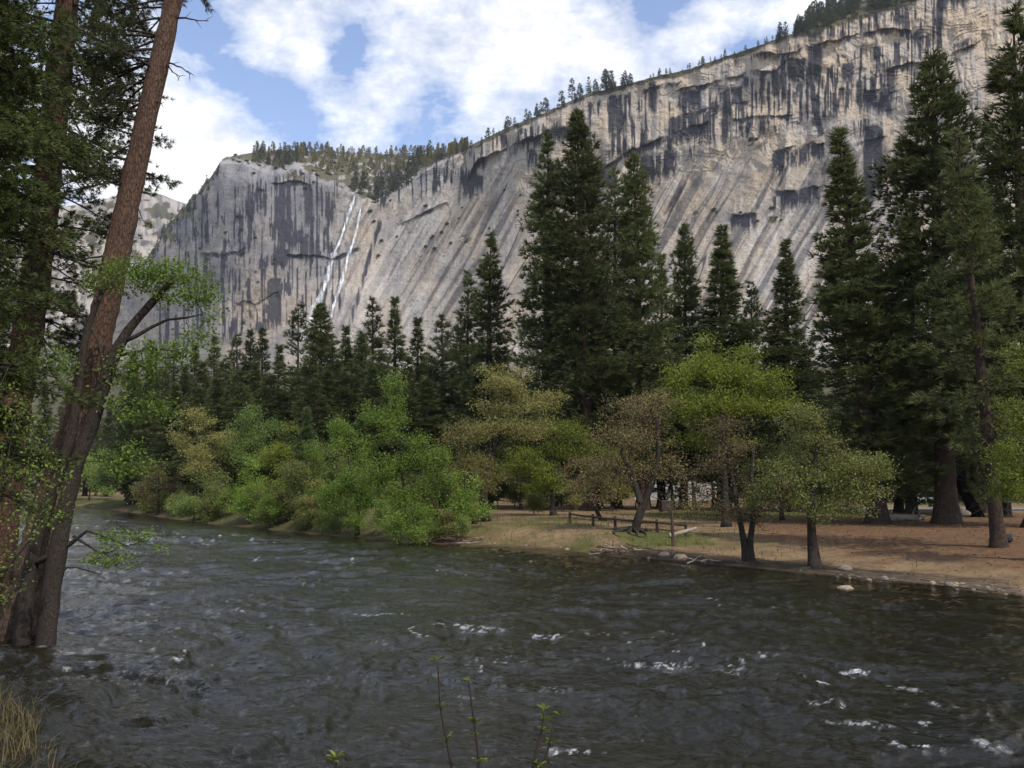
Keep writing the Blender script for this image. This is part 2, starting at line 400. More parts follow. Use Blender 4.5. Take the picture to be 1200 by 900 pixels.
th = np.radians(np.linspace(-66, 66, 900)); rr = np.exp(np.arange(math.log(5.5), math.log(420), .0062))
T, R = np.meshgrid(th, rr); WX = R * np.sin(T); WY = R * np.cos(T)
H, CR, SM, RO = waves(WX, WY); H = H * (1 - .75 * sst(60, 200, R))
foam = sst(.90, 1.0, CR) * sst(.86, .98, SM) * sst(.5, .8, fbm(WX * .3, WY * .3, 3, 70) + .42 * RO)
dfw, _ = shore_d(WX, WY); foam *= sst(3, 9, -dfw)
for (u, v, ru, rv, g) in [(641, 748, 11, 3, 1), (550, 738, 26, 4, .7), (520, 736, 8, 3, .8), (1070, 881, 16, 4, 1), (775, 790, 28, 4, .8), (668, 886, 14, 5, 1), (1003, 793, 10, 3, 1), (965, 808, 8, 3, .9), (1090, 858, 8, 3, 1), (650, 818, 8, 6, .6), (1105, 836, 8, 4, .7),
                          (890, 777, 10, 2, .7), (1160, 880, 12, 5, .5), (585, 783, 20, 4, .5), (975, 838, 16, 4, .6), (1010, 862, 22, 4, .7), (450, 720, 20, 2.5, .6), (400, 728, 12, 2, .5), (1060, 812, 14, 3, .5), (860, 800, 12, 3, .5), (700, 743, 20, 2.5, .4)]:
    p = z0(u, v); dpx = p[1] / FPX; dl = abs(z0(u, v - rv)[1] - p[1]) + .02
    e = np.exp(-((WX - p[0]) / (1.5 * ru * dpx)) ** 2 - ((WY - p[1] + .25 * (WX - p[0])) / (.8 * dl)) ** 2); n = fbm(WX * 8, WY * 5, 4, 71, .7)
    foam = np.maximum(foam, g * sst(.2, .9, e + .5 * n) * sst(.0, .3, n)); H = H + .015 * e * n


def water_mat():
    m = bpy.data.materials.new('river_water'); m.use_nodes = True; t = NT(m.node_tree); b = t.n['Principled BSDF']
    tcn = t.node('ShaderNodeTexCoord').outputs['Object']
    b.inputs['IOR'].default_value = 1.33; b.inputs['Roughness'].default_value = .07; b.inputs['Specular IOR Level'].default_value = .58
    mp = t.mapping(tcn, (1, 1, 1), (0, 0, math.radians(38)))
    mp2 = t.mapping(tcn, (.9, 1.5, 1))
    nz = t.math('ADD', t.noise(mp2, 5.5, 5, .6, .6), t.math('MULTIPLY', t.noise(mp2, 1.6, 3, .55, .8), 1.4))
    bn = t.node('ShaderNodeBump', ins={'Strength': .6, 'Height': nz}); bn.inputs['Distance'].default_value = .055
    t.l.new(bn.outputs[0], b.inputs['Normal'])
    silt = t.mix(t.mapr(t.noise(tcn, .12, 4, .6), .35, .65), (.0075, .0072, .0035, 1), (.0125, .011, .005, 1))
    f = t.math('MULTIPLY', t.attr('foam'), t.mapr(t.noise(tcn, 26, 3, .7), .36, .62, .15, 1), clamp=True)
    t.set(b, 'Base Color', t.mix(f, silt, (.62, .64, .66, 1))); t.set(b, 'Roughness', t.mapr(f, 0, .6, .035, .7)); return m


o = grid_mesh('river', np.stack([WX, WY, H], -1), water_mat(), {'foam': foam}); tag(o, 'dark rippled river with small white crests', kind='structure')


# ------------------------------------------------------------------ the granite wall
SKYL = np.array([(-700, 470), (-300, 455), (-100, 435), (40, 402), (100, 372), (150, 332), (165, 312), (176, 296), (186, 280), (196, 266), (206, 252), (216, 242), (227, 231), (238, 219), (246, 208), (254, 196), (258, 188), (268, 183), (280, 182), (300, 178), (330, 176), (400, 178), (470, 181),
                 (520, 180), (545, 174), (560, 166), (600, 147), (640, 131), (690, 109), (705, 106), (740, 97), (780, 87), (800, 83), (840, 70), (880, 57), (900, 49), (925, 40), (960, 33), (1000, 20), (1040, 8), (1080, 0), (1140, -14), (1200, -28), (1450, -85), (1800, -140)], float)
RIM = np.array([(-700, 440), (150, 335), (200, 275), (235, 226), (256, 192), (285, 192), (320, 206), (345, 197), (370, 212), (400, 222), (415, 228), (428, 236), (440, 240), (470, 222), (500, 200), (530, 186), (545, 178), (600, 150), (700, 108)], float)


def skyl(u): return np.interp(u, SKYL[:, 0], SKYL[:, 1])


ROOFS = [  # (edge of an overhang in photo pixels, how far it juts out in m, how fast that fades upward in px)
    ([(548, 214), (553, 198), (560, 187), (590, 175), (618, 163), (640, 155), (655, 150), (672, 149)], 20, 34),
    ([(690, 208), (735, 178), (770, 164), (800, 152), (835, 141)], 8, 22),
    ([(792, 106), (835, 97), (862, 90), (880, 82), (905, 84), (925, 68)], 6, 20),
    ([(886, 64), (895, 61), (915, 62), (934, 61), (946, 53)], 8, 18),
    ([(903, 34), (930, 33), (963, 32)], 8, 12),
    ([(960, 51), (985, 45), (1010, 39), (1040, 34), (1066, 36)], 7, 18),
    ([(1036, 84), (1065, 74), (1085, 72)], 7, 16), ([(1112, 64), (1130, 56), (1150, 49)], 6, 14),
    ([(800, 136), (825, 126), (850, 122), (880, 118)], 3, 10), ([(856, 140), (890, 136), (930, 134)], 3, 9),
    ([(905, 176), (935, 170), (967, 168)], 5, 14), ([(905, 222), (935, 224), (962, 218)], 5, 12), ([(855, 252), (886, 250)], 5, 10),
    ([(1010, 106), (1030, 106), (1047, 110)], 4, 10), ([(982, 76), (1000, 73)], 3, 8), ([(750, 106), (775, 100), (800, 96)], 3, 10),
    ([(318, 216), (345, 212), (368, 216)], 5, 12), ([(290, 228), (305, 222), (312, 224)], 4, 8), ([(230, 296), (262, 298), (290, 292)], 4, 10), ([(335, 300), (365, 298), (390, 304), (420, 291)], 5, 10), ([(262, 352), (300, 356), (330, 340)], 4, 10),
    ([(540, 232), (566, 226)], 6, 12), ([(468, 262), (500, 248), (530, 236)], 4, 10), ([(1000, 168), (1040, 160)], 4, 14)]


def relief(u, v):
    d = 16 * fbm(u / 150, v / 150, 2, 101) + 6 * fbm(u / 34, v / 60, 3, 102) * (1 - .6 * sst(420, 470, u) * sst(190, 240, v))
    left = 1 - sst(380, 450, u)
    lw = 3 * fbm(u / 26, v / 40, 2, 93); d = d + left * (4.0 * fbm((u + lw) / 13, v / 46, 3, 103) + 5.0 * fbm((u + .5 * v + lw) / 34, v / 60, 3, 95) + 2.5 * np.abs(fbm(u / 22 + .4 * fbm(u / 40, v / 40, 2, 90), v / 130, 3, 104)) * 2.2)
    # exfoliation slabs: sheets and cracks that dip to the lower left
    ca, sa = math.cos(math.radians(32)), math.sin(math.radians(32))
    wv = fbm(u / 90, v / 90, 2, 105) * 4
    p = u * ca + v * sa + wv; q = -u * sa + v * ca
    slab = (1 - left) * sst(0, 40, v - np.interp(u, [380, 545, 700, 760, 830, 900, 1000, 1100], [180, 205, 205, 195, 178, 165, 150, 120]))
    sh = fbm(p / 16, q / 130, 3, 106)
    d = d + slab * (3.4 * sh + .9 * fbm(p / 5, q / 60, 2, 107))
    crack = np.exp(-(np.abs(fbm(p / 26, q / 200, 2, 108)) / .028) ** 2) * sst(-.1, .3, fbm(p / 40, q / 60, 2, 92))
    d = d + slab * 2.2 * crack
    up = (1 - left) * (1 - slab)
    blk = fbm(u / 30 + .3 * fbm(u / 20, v / 20, 2, 91), v / 24, 2, 109); d = d + up * (4.5 * np.round(blk * 5) / 5 + 1.8 * fbm(u / 7, v / 40, 3, 110))
    d = d + (1 - .55 * slab) * (.8 * fbm(u / 4.2, v / 4.2, 3, 111) + 1.0 * fbm(u / 11, v / 7, 2, 112))
    for line, A, dec in ROOFS:
        L = np.array(line, float); v0 = np.interp(u, L[:, 0], L[:, 1]) + 3.2 * fbm(u / 10, 3.3, 3, 113); s = v0 - v
        win = sst(L[0, 0] - 3, L[0, 0] + 5, u) * (1 - sst(L[-1, 0] - 5, L[-1, 0] + 3, u))
        d = d - win * A * sst(-.6, 1.2, s) * np.exp(-np.maximum(s, 0) / dec) * np.clip(.62 + 1.3 * fbm(u / 11, L[0, 0], 3, 114), 0, 1.15)
    return d


D0U = np.arange(-760, 1860, 4.); D0D = np.interp(D0U, [-700, -100, 180, 260, 340, 415, 470, 560, 700, 900, 1100, 1250, 1450, 1800], [1500, 1320, 1120, 1010, 985, 1010, 985, 905, 800, 700, 630, 595, 560, 520])
D0D = np.convolve(np.pad(D0D, 14, 'edge'), np.ones(29) / 29, 'valid')


def wall_depth(u, v, rel=True):
    u = np.asarray(u, float); v = np.asarray(v, float)
    D0 = np.interp(u, D0U, D0D)
    vs = skyl(u); t = np.clip((576 - v) / (576 - vs), 0, 1)
    D = D0 * (1 + .20 * np.minimum(t, .62) / .62 + .05 * np.maximum(t - .62, 0) / .38)
    r = np.interp(u, RIM[:, 0], RIM[:, 1], right=-999); D = D + np.maximum(r - v, 0) * 7.5
    D = D + np.where(u < 256, np.maximum(r + 6 - v, 0) * 3.0, 0)
    low = sst(395, 470, v); D = D - low * D0 * .05
    if rel: D = D + relief(u, v) * np.clip((576 - v) / 120, 0.15, 1)
    return D


def stain_shade_map(u, v):
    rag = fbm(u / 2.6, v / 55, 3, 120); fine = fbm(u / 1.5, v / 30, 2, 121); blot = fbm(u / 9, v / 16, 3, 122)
    st = np.zeros_like(u)  # black streaks and dark clefts, with the topmost roof's shadow painted in
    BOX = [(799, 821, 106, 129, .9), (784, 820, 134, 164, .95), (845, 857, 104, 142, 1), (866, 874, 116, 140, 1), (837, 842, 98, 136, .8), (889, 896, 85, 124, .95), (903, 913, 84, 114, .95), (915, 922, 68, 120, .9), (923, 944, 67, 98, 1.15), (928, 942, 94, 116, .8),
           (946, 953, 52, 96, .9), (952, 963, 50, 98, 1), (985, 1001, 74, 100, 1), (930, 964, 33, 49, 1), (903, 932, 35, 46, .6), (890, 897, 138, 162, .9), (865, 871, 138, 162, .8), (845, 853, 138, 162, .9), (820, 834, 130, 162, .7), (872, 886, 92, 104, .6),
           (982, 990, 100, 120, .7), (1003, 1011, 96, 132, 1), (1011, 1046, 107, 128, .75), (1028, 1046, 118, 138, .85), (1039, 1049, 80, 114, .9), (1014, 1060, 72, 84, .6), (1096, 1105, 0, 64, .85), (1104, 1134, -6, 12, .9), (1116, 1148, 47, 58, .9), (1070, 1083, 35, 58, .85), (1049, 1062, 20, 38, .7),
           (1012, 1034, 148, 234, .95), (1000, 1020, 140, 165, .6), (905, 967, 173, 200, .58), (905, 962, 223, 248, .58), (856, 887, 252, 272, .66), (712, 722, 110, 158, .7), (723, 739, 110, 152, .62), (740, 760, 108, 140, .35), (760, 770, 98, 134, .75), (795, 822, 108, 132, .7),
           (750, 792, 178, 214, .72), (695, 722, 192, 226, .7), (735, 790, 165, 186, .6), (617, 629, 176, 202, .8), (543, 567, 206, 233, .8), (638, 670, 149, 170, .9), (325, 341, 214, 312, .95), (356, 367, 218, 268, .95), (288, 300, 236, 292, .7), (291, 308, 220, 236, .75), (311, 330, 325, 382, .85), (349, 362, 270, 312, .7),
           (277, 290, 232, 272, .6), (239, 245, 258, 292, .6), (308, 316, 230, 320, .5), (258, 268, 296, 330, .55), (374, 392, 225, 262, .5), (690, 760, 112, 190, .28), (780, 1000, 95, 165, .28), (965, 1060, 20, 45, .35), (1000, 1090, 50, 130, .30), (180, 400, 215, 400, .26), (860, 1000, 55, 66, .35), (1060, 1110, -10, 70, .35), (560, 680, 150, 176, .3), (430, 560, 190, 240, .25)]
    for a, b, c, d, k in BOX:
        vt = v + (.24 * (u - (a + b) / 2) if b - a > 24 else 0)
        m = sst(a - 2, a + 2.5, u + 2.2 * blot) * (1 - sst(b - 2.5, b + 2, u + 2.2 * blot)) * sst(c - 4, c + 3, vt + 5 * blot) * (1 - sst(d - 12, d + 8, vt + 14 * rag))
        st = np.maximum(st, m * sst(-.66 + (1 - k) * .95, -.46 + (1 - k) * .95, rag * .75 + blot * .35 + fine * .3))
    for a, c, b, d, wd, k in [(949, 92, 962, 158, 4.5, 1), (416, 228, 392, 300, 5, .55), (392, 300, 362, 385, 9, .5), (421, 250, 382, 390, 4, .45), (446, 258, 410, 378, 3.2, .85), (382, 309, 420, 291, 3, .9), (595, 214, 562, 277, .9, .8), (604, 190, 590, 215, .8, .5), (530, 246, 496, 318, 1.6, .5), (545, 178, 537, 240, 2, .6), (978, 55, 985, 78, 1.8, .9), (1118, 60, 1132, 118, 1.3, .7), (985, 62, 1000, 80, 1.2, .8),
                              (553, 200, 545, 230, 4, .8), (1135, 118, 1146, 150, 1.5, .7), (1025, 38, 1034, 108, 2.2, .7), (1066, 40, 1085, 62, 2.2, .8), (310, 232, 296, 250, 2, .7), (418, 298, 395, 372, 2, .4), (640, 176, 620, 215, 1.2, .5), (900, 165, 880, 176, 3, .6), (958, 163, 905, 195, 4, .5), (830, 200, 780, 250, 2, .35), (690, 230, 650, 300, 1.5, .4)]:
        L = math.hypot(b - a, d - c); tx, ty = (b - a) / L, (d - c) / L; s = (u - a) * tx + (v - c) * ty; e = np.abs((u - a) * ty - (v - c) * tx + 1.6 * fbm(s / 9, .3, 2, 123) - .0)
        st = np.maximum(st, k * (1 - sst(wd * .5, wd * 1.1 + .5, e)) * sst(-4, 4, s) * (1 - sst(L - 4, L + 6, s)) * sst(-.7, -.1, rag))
    for line, A, dec in ROOFS:                                     # seepage stain plus painted shade below every overhang
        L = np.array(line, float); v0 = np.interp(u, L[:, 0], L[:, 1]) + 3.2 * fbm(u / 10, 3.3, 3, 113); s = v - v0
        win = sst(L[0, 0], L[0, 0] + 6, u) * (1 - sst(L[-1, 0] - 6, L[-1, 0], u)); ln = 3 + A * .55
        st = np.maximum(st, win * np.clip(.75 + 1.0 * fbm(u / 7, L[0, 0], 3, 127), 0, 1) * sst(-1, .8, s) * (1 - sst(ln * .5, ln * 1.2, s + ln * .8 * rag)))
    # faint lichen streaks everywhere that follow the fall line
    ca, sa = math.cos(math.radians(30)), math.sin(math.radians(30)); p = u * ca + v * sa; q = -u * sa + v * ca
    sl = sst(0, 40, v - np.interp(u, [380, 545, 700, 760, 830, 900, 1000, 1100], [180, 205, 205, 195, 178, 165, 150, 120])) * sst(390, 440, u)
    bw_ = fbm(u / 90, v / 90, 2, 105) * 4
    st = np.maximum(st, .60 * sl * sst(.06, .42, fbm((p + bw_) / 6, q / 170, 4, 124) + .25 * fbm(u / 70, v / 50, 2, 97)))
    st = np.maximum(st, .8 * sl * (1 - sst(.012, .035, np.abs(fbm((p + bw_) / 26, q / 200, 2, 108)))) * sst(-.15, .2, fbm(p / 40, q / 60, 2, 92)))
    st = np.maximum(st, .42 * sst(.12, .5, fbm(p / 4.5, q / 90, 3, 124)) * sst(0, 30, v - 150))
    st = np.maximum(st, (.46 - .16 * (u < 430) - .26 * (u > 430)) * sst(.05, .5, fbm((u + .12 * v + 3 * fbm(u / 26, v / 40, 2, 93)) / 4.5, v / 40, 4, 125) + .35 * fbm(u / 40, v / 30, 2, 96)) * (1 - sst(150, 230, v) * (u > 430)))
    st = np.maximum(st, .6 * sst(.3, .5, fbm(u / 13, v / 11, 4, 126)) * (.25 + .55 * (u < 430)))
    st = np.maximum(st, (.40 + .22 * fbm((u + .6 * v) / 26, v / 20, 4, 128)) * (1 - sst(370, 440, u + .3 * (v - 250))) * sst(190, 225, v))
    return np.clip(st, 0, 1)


us = np.concatenate([np.arange(-700, 140, 6.), np.arange(140, 1210, 1.0), np.arange(1210, 1800, 6.)]); tv = np.linspace(0, 1, 470) ** .82
U = us[None] + 0 * tv[:, None]; V = 576 + (skyl(us)[None] + (1.2 + 5.5 * (1 - sst(250, 275, us))) [None] * fbm(us / 8, 1.5, 4, 130)[None] - 576) * tv[:, None]
D = wall_depth(U, V); PW = P(U, V, D)
back = []                                                          # the plateau behind the rim
for k in (16, 50, 120, 400, 1500):
    q = PW[-1].copy(); q[:, 1] += k; q[:, 0] += k * PW[-1][:, 0] / PW[-1][:, 1]; q[:, 2] += -.02 * k + np.interp(us, [925, 950, 1060, 1085], [0, 1, 1, 0]) * 46 * min(1, k / 50); back.append(q)
PW2 = np.concatenate([PW, np.array(back)]); ext = lambda a: np.concatenate([a, np.repeat(a[-1:], 5, 0)])
ST = ext(stain_shade_map(U, V))
rim_v = np.interp(us, RIM[:, 0], RIM[:, 1], right=-999)[None]
VEG = sst(0, 10, rim_v - V + 8 * fbm(U / 12, V / 8, 3, 131)) * (U < 560) * sst(-.25, .1, fbm(U / 10, V / 4, 4, 132) + .08)
VEG = np.maximum(VEG, (1 - sst(2, 9, V - skyl(U) + 3 * fbm(U / 10, V / 5, 2, 133))) * ((U > 540) & (U < 1075) | (U < 258)) * .8)
VEG = np.maximum(VEG, .5 * sst(.38, .48, fbm(U / 5, V / 4, 3, 134) * .75 + .5 * fbm(U / 50, V / 40, 2, 94)) * sst(195, 240, V) * (U < 640)); VEG = np.maximum(VEG, sst(398, 470, V + 20 * fbm(U / 30, V / 20, 2, 135)))
for (uu, vv, r) in [(878, 168, 6), (905, 257, 7), (815, 250, 5), (1045, 8, 5), (715, 163, 5), (545, 280, 8), (500, 290, 6), (345, 207, 12), (385, 200, 14), (215, 250, 14), (200, 275, 14), (240, 325, 14)]:
    VEG = np.maximum(VEG, np.exp(-((U - uu) / r) ** 2 - ((V - vv) / (r * .7)) ** 2) * sst(-.4, .2, fbm(U / 4, V / 4, 2, 136)))
TAN = .38 + .55 * fbm(U / 45, V / 30, 4, 137) + .25 * fbm(U / 4, V / 40, 3, 138)
TAN = TAN + .30 * sst(450, 560, U) - .35 * (1 - sst(380, 440, U)) * (1 - sst(300, 370, V))
for (uu, vv, ru, rv, g) in [(1150, 40, 40, 34, .55), (900, 112, 14, 26, .35), (975, 82, 14, 40, .35), (790, 128, 16, 12, .6), (875, 130, 20, 10, .4), (1085, 55, 20, 18, .35), (195, 285, 10, 12, .9), (300, 370, 40, 40, .5), (430, 290, 22, 60, .35), (1060, 90, 14, 20, .4), (288, 318, 8, 22, .35), (930, 210, 40, 14, .35), (860, 232, 40, 20, .3), (1000, 118, 30, 20, .2), (745, 205, 30, 16, .4)]:
    TAN = TAN + g * np.exp(-((U - uu) / ru) ** 2 - ((V - vv) / rv) ** 2)
pp_ = U * .85 + V * .53; qq_ = -U * .53 + V * .85; PALE = 1.0 * (U > 400) * sst(170, 215, V) * sst(.05, .4, fbm(pp_ / 9, qq_ / 120, 3, 146)) + (1 - .9 * (1 - sst(390, 440, U))) * 1.0 * sst(.1, .5, fbm(U / 2.8, V / 45, 3, 139)) * .6 + sst(.15, .5, fbm(U / 30, V / 14, 3, 140)) * .5


def granite_mat(name='granite', far=False):
    m = bpy.data.materials.new(name); m.use_nodes = True; t = NT(m.node_tree); b = t.n['Principled BSDF']
    b.inputs['Roughness'].default_value = .88; b.inputs['Specular IOR Level'].default_value = .2
    tcn = t.node('ShaderNodeTexCoord').outputs['Object']
    n1 = t.noise(tcn, .045, 8, .62); n2 = t.noise(tcn, .35, 5, .65); ns = t.noise(t.mapping(tcn, (.35, .35, .02)), 1.0, 5, .6)
    g = t.mix(t.mapr(n1, .35, .65), (.275, .252, .232, 1), (.365, .335, .298, 1))
    g = t.mix(t.mapr(t.attr('warm'), .35, -.15, 0, .8), g, (.235, .235, .245, 1))
    g = t.mix(t.mapr(t.attr('warm'), .35, 1.05), g, (.46, .37, .265, 1))
    g = t.mix(t.mapr(t.attr('pale'), .2, 1, 0, .55), g, (.52, .48, .43, 1))
    g = t.mix(t.mapr(ns, .52, .70, 0, .45), g, (.15, .142, .145, 1))
    g = t.mix(t.mapr(n2, .50, .75, 0, .6), g, (.13, .12, .115, 1))
    st = t.math('MULTIPLY', t.attr('stain_shade'), t.mapr(ns, .25, .5, .82, 1.0), clamp=True)
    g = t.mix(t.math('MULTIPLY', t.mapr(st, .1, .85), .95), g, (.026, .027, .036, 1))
    vg = t.mix(t.mapr(n2, .35, .65), (.05, .055, .026, 1), (.12, .10, .06, 1))
    g = t.mix(t.mapr(t.attr('plants'), .25, .7), g, vg)
    t.set(b, 'Base Color', g)
    bn = t.node('ShaderNodeBump', ins={'Strength': .8, 'Height': t.math('ADD', n1, t.math('MULTIPLY', n2, .35))}); bn.inputs['Distance'].default_value = 5.0
    t.l.new(bn.outputs[0], b.inputs['Normal']); return m


GRANITE = granite_mat()
o = grid_mesh('cliff', PW2, GRANITE, {'stain_shade': ST, 'plants': ext(VEG), 'warm': ext(TAN), 'pale': ext(PALE)}, smooth=False)
tag(o, 'huge grey and tan granite wall with black water streaks', kind='structure')

# the farther wall seen past the left end of the cliff
RS = np.array([(-900, 330), (-300, 290), (-60, 258), (30, 246), (90, 240), (140, 231), (165, 224), (185, 227), (205, 234), (240, 246), (330, 270), (500, 330)], float)
us2 = np.arange(-900, 500, 3.); tv2 = np.linspace(0, 1, 150); U2 = us2[None] + 0 * tv2[:, None]
V2 = 576 + (np.interp(us2, RS[:, 0], RS[:, 1])[None] + 1.5 * fbm(us2 / 12, 2.5, 3, 141)[None] - 576) * tv2[:, None]
D2 = 2150 * (1 + .3 * tv2[:, None]) + 120 * fbm(U2 / 60, V2 / 50, 4, 142) + 14 * fbm(U2 / 9, V2 / 14, 3, 143)
P2 = P(U2, V2, D2); q = P2[-1].copy(); q[:, 1] += 900; q[:, 0] *= 1.35; q[:, 2] += 5
z2 = np.concatenate([0 * V2, 0 * V2[:1]])
o = grid_mesh('far_cliff', np.concatenate([P2, q[None]]), GRANITE, {'stain_shade': np.concatenate([.6 * sst(.1, .5, fbm(U2 / 5, V2 / 30, 3, 144)), z2[:1]]), 'plants': np.concatenate([sst(.15, .3, fbm(U2 / 16, V2 / 12, 3, 145)) * .9, z2[:1] + 1]), 'warm': z2 + .45, 'pale': z2 + .4}, smooth=False)
tag(o, 'pale hazy granite ridge beyond the left end of the wall', kind='structure')


def on_wall(u, v):
    return P(u, v, wall_depth(np.array([u]), np.array([v]))[0])


# ------------------------------------------------------------------ waterfall, two strands down the slabs
wm = bpy.data.materials.new('falling_water'); wm.use_nodes = True; t = NT(wm.node_tree); b = t.n['Principled BSDF']
tcn = t.node('ShaderNodeTexCoord').outputs['Object']; ns = t.noise(t.mapping(tcn, (.5, .5, .03)), 1.0, 5, .6)
t.set(b, 'Base Color', (.82, .84, .87, 1)); t.set(b, 'Alpha', t.math('MULTIPLY', t.mapr(ns, .28, .56, .2, 1.0), t.mapr(t.attr('core'), .0, .8, 0, 1))); b.inputs['Roughness'].default_value = .6
fall = thing('waterfall', 'thin white waterfall in two strands sliding down the granite slabs', 'waterfall', on_wall(416, 228))
for (pts, w0, w1, sd_) in [([(416, 228), (411, 243), (405, 262), (399, 280), (391, 298), (387, 312), (382, 330), (374, 352), (365, 374), (352, 398)], 2.4, 8.0, 1), ([(423, 238), (421, 252), (418, 268), (413, 286), (408, 302), (402, 322), (396, 345), (388, 366), (378, 390)], 1.5, 5.0, 2)]:
    pts = np.array(pts, float); s = np.linspace(0, 1, 170); cu = np.interp(s, np.linspace(0, 1, len(pts)), pts[:, 0]); cv = np.interp(s, np.linspace(0, 1, len(pts)), pts[:, 1])
    wd = (w0 + (w1 - w0) * s) * (.75 + .5 * fbm(s * 22, sd_, 3, 150)); c = np.linspace(-1, 1, 11)
    uu = cu[:, None] + c[None] * wd[:, None] + .8 * fbm(s * 14, 5, 3, 151)[:, None]; vv = cv[:, None] + 0 * c[None]
    dep = np.minimum(wall_depth(uu, vv), np.roll(wall_depth(uu, vv), 1, 0)) - 2.2 - 1.2 * (1 - c[None] ** 2)
    Q = P(uu, vv, dep); n, m = Q.shape[:2]; i = np.arange(n - 1)[:, None] * m; j = np.arange(m - 1)[None]
    keep = np.ones_like(uu[:-1, :-1], bool)
    F = np.stack([i + j, i + j + 1, i + m + j + 1, i + m + j], -1)[keep]
    mb = MB(); mb.add(Q.reshape(-1, 3), F, (np.broadcast_to(1 - c[None] ** 2, uu.shape) * np.clip(.7 + .9 * fbm(uu / 1.5, vv / 12, 3, 155), 0, 1) * (1 - .45 * s[:, None])).ravel()); mb.build('water_strand', wm, fall, smooth=True, origin=fall.location, attr='core')
    # (strands keep world placement through the parent's offset)
    fall.children[-1].location = (0, 0, 0)


# ------------------------------------------------------------------ tree builders
def spikes(mb, pos, dr, ln, wd, k, rng, spread=.8, tint=None):
    """k needle blades round every tuft position"""
    n = len(pos); pos = np.repeat(pos, k, 0); d = unit(np.repeat(dr, k, 0) + spread * unit(rng.normal(size=(n * k, 3))))
    L = (np.repeat(np.broadcast_to(ln, (n,)), k) * rng.uniform(.6, 1.15, n * k))[:, None]
    s = unit(np.cross(d, rng.normal(size=d.shape))) * wd
    V = np.stack([pos - s, pos + s, pos + d * L], 1); i = np.arange(n * k)[:, None] * 3
    tt = np.repeat(rng.uniform(0, 1, n) if tint is None else tint, k) * .75 + .25 * rng.uniform(0, 1, n * k)
    mb.add(V.reshape(-1, 3), i + np.arange(3)[None], np.repeat(tt, 3))


def leafs(mb, cen, per, sig, size, rng, up=.6, tint=None):
    n = len(cen); m = n * per; c = np.repeat(cen, per, 0) + rng.normal(size=(m, 3)) * np.asarray(sig)
    nrm = unit(rng.normal(size=(m, 3)) + np.array([0, 0, up])); a = unit(np.cross(nrm, rng.normal(size=(m, 3)))); b = np.cross(nrm, a)
    sz = (size * rng.uniform(.65, 1.3, m))[:, None]
    V = np.stack([c - a * sz * .5, c + b * sz * .32, c + a * sz * .5, c - b * sz * .32], 1); i = np.arange(m)[:, None] * 4
    tt = np.repeat(rng.uniform(0, 1, n) if tint is None else tint, per) * .6 + .4 * rng.uniform(0, 1, m)
    mb.add(V.reshape(-1, 3), i + np.arange(4)[None], np.repeat(tt, 4))


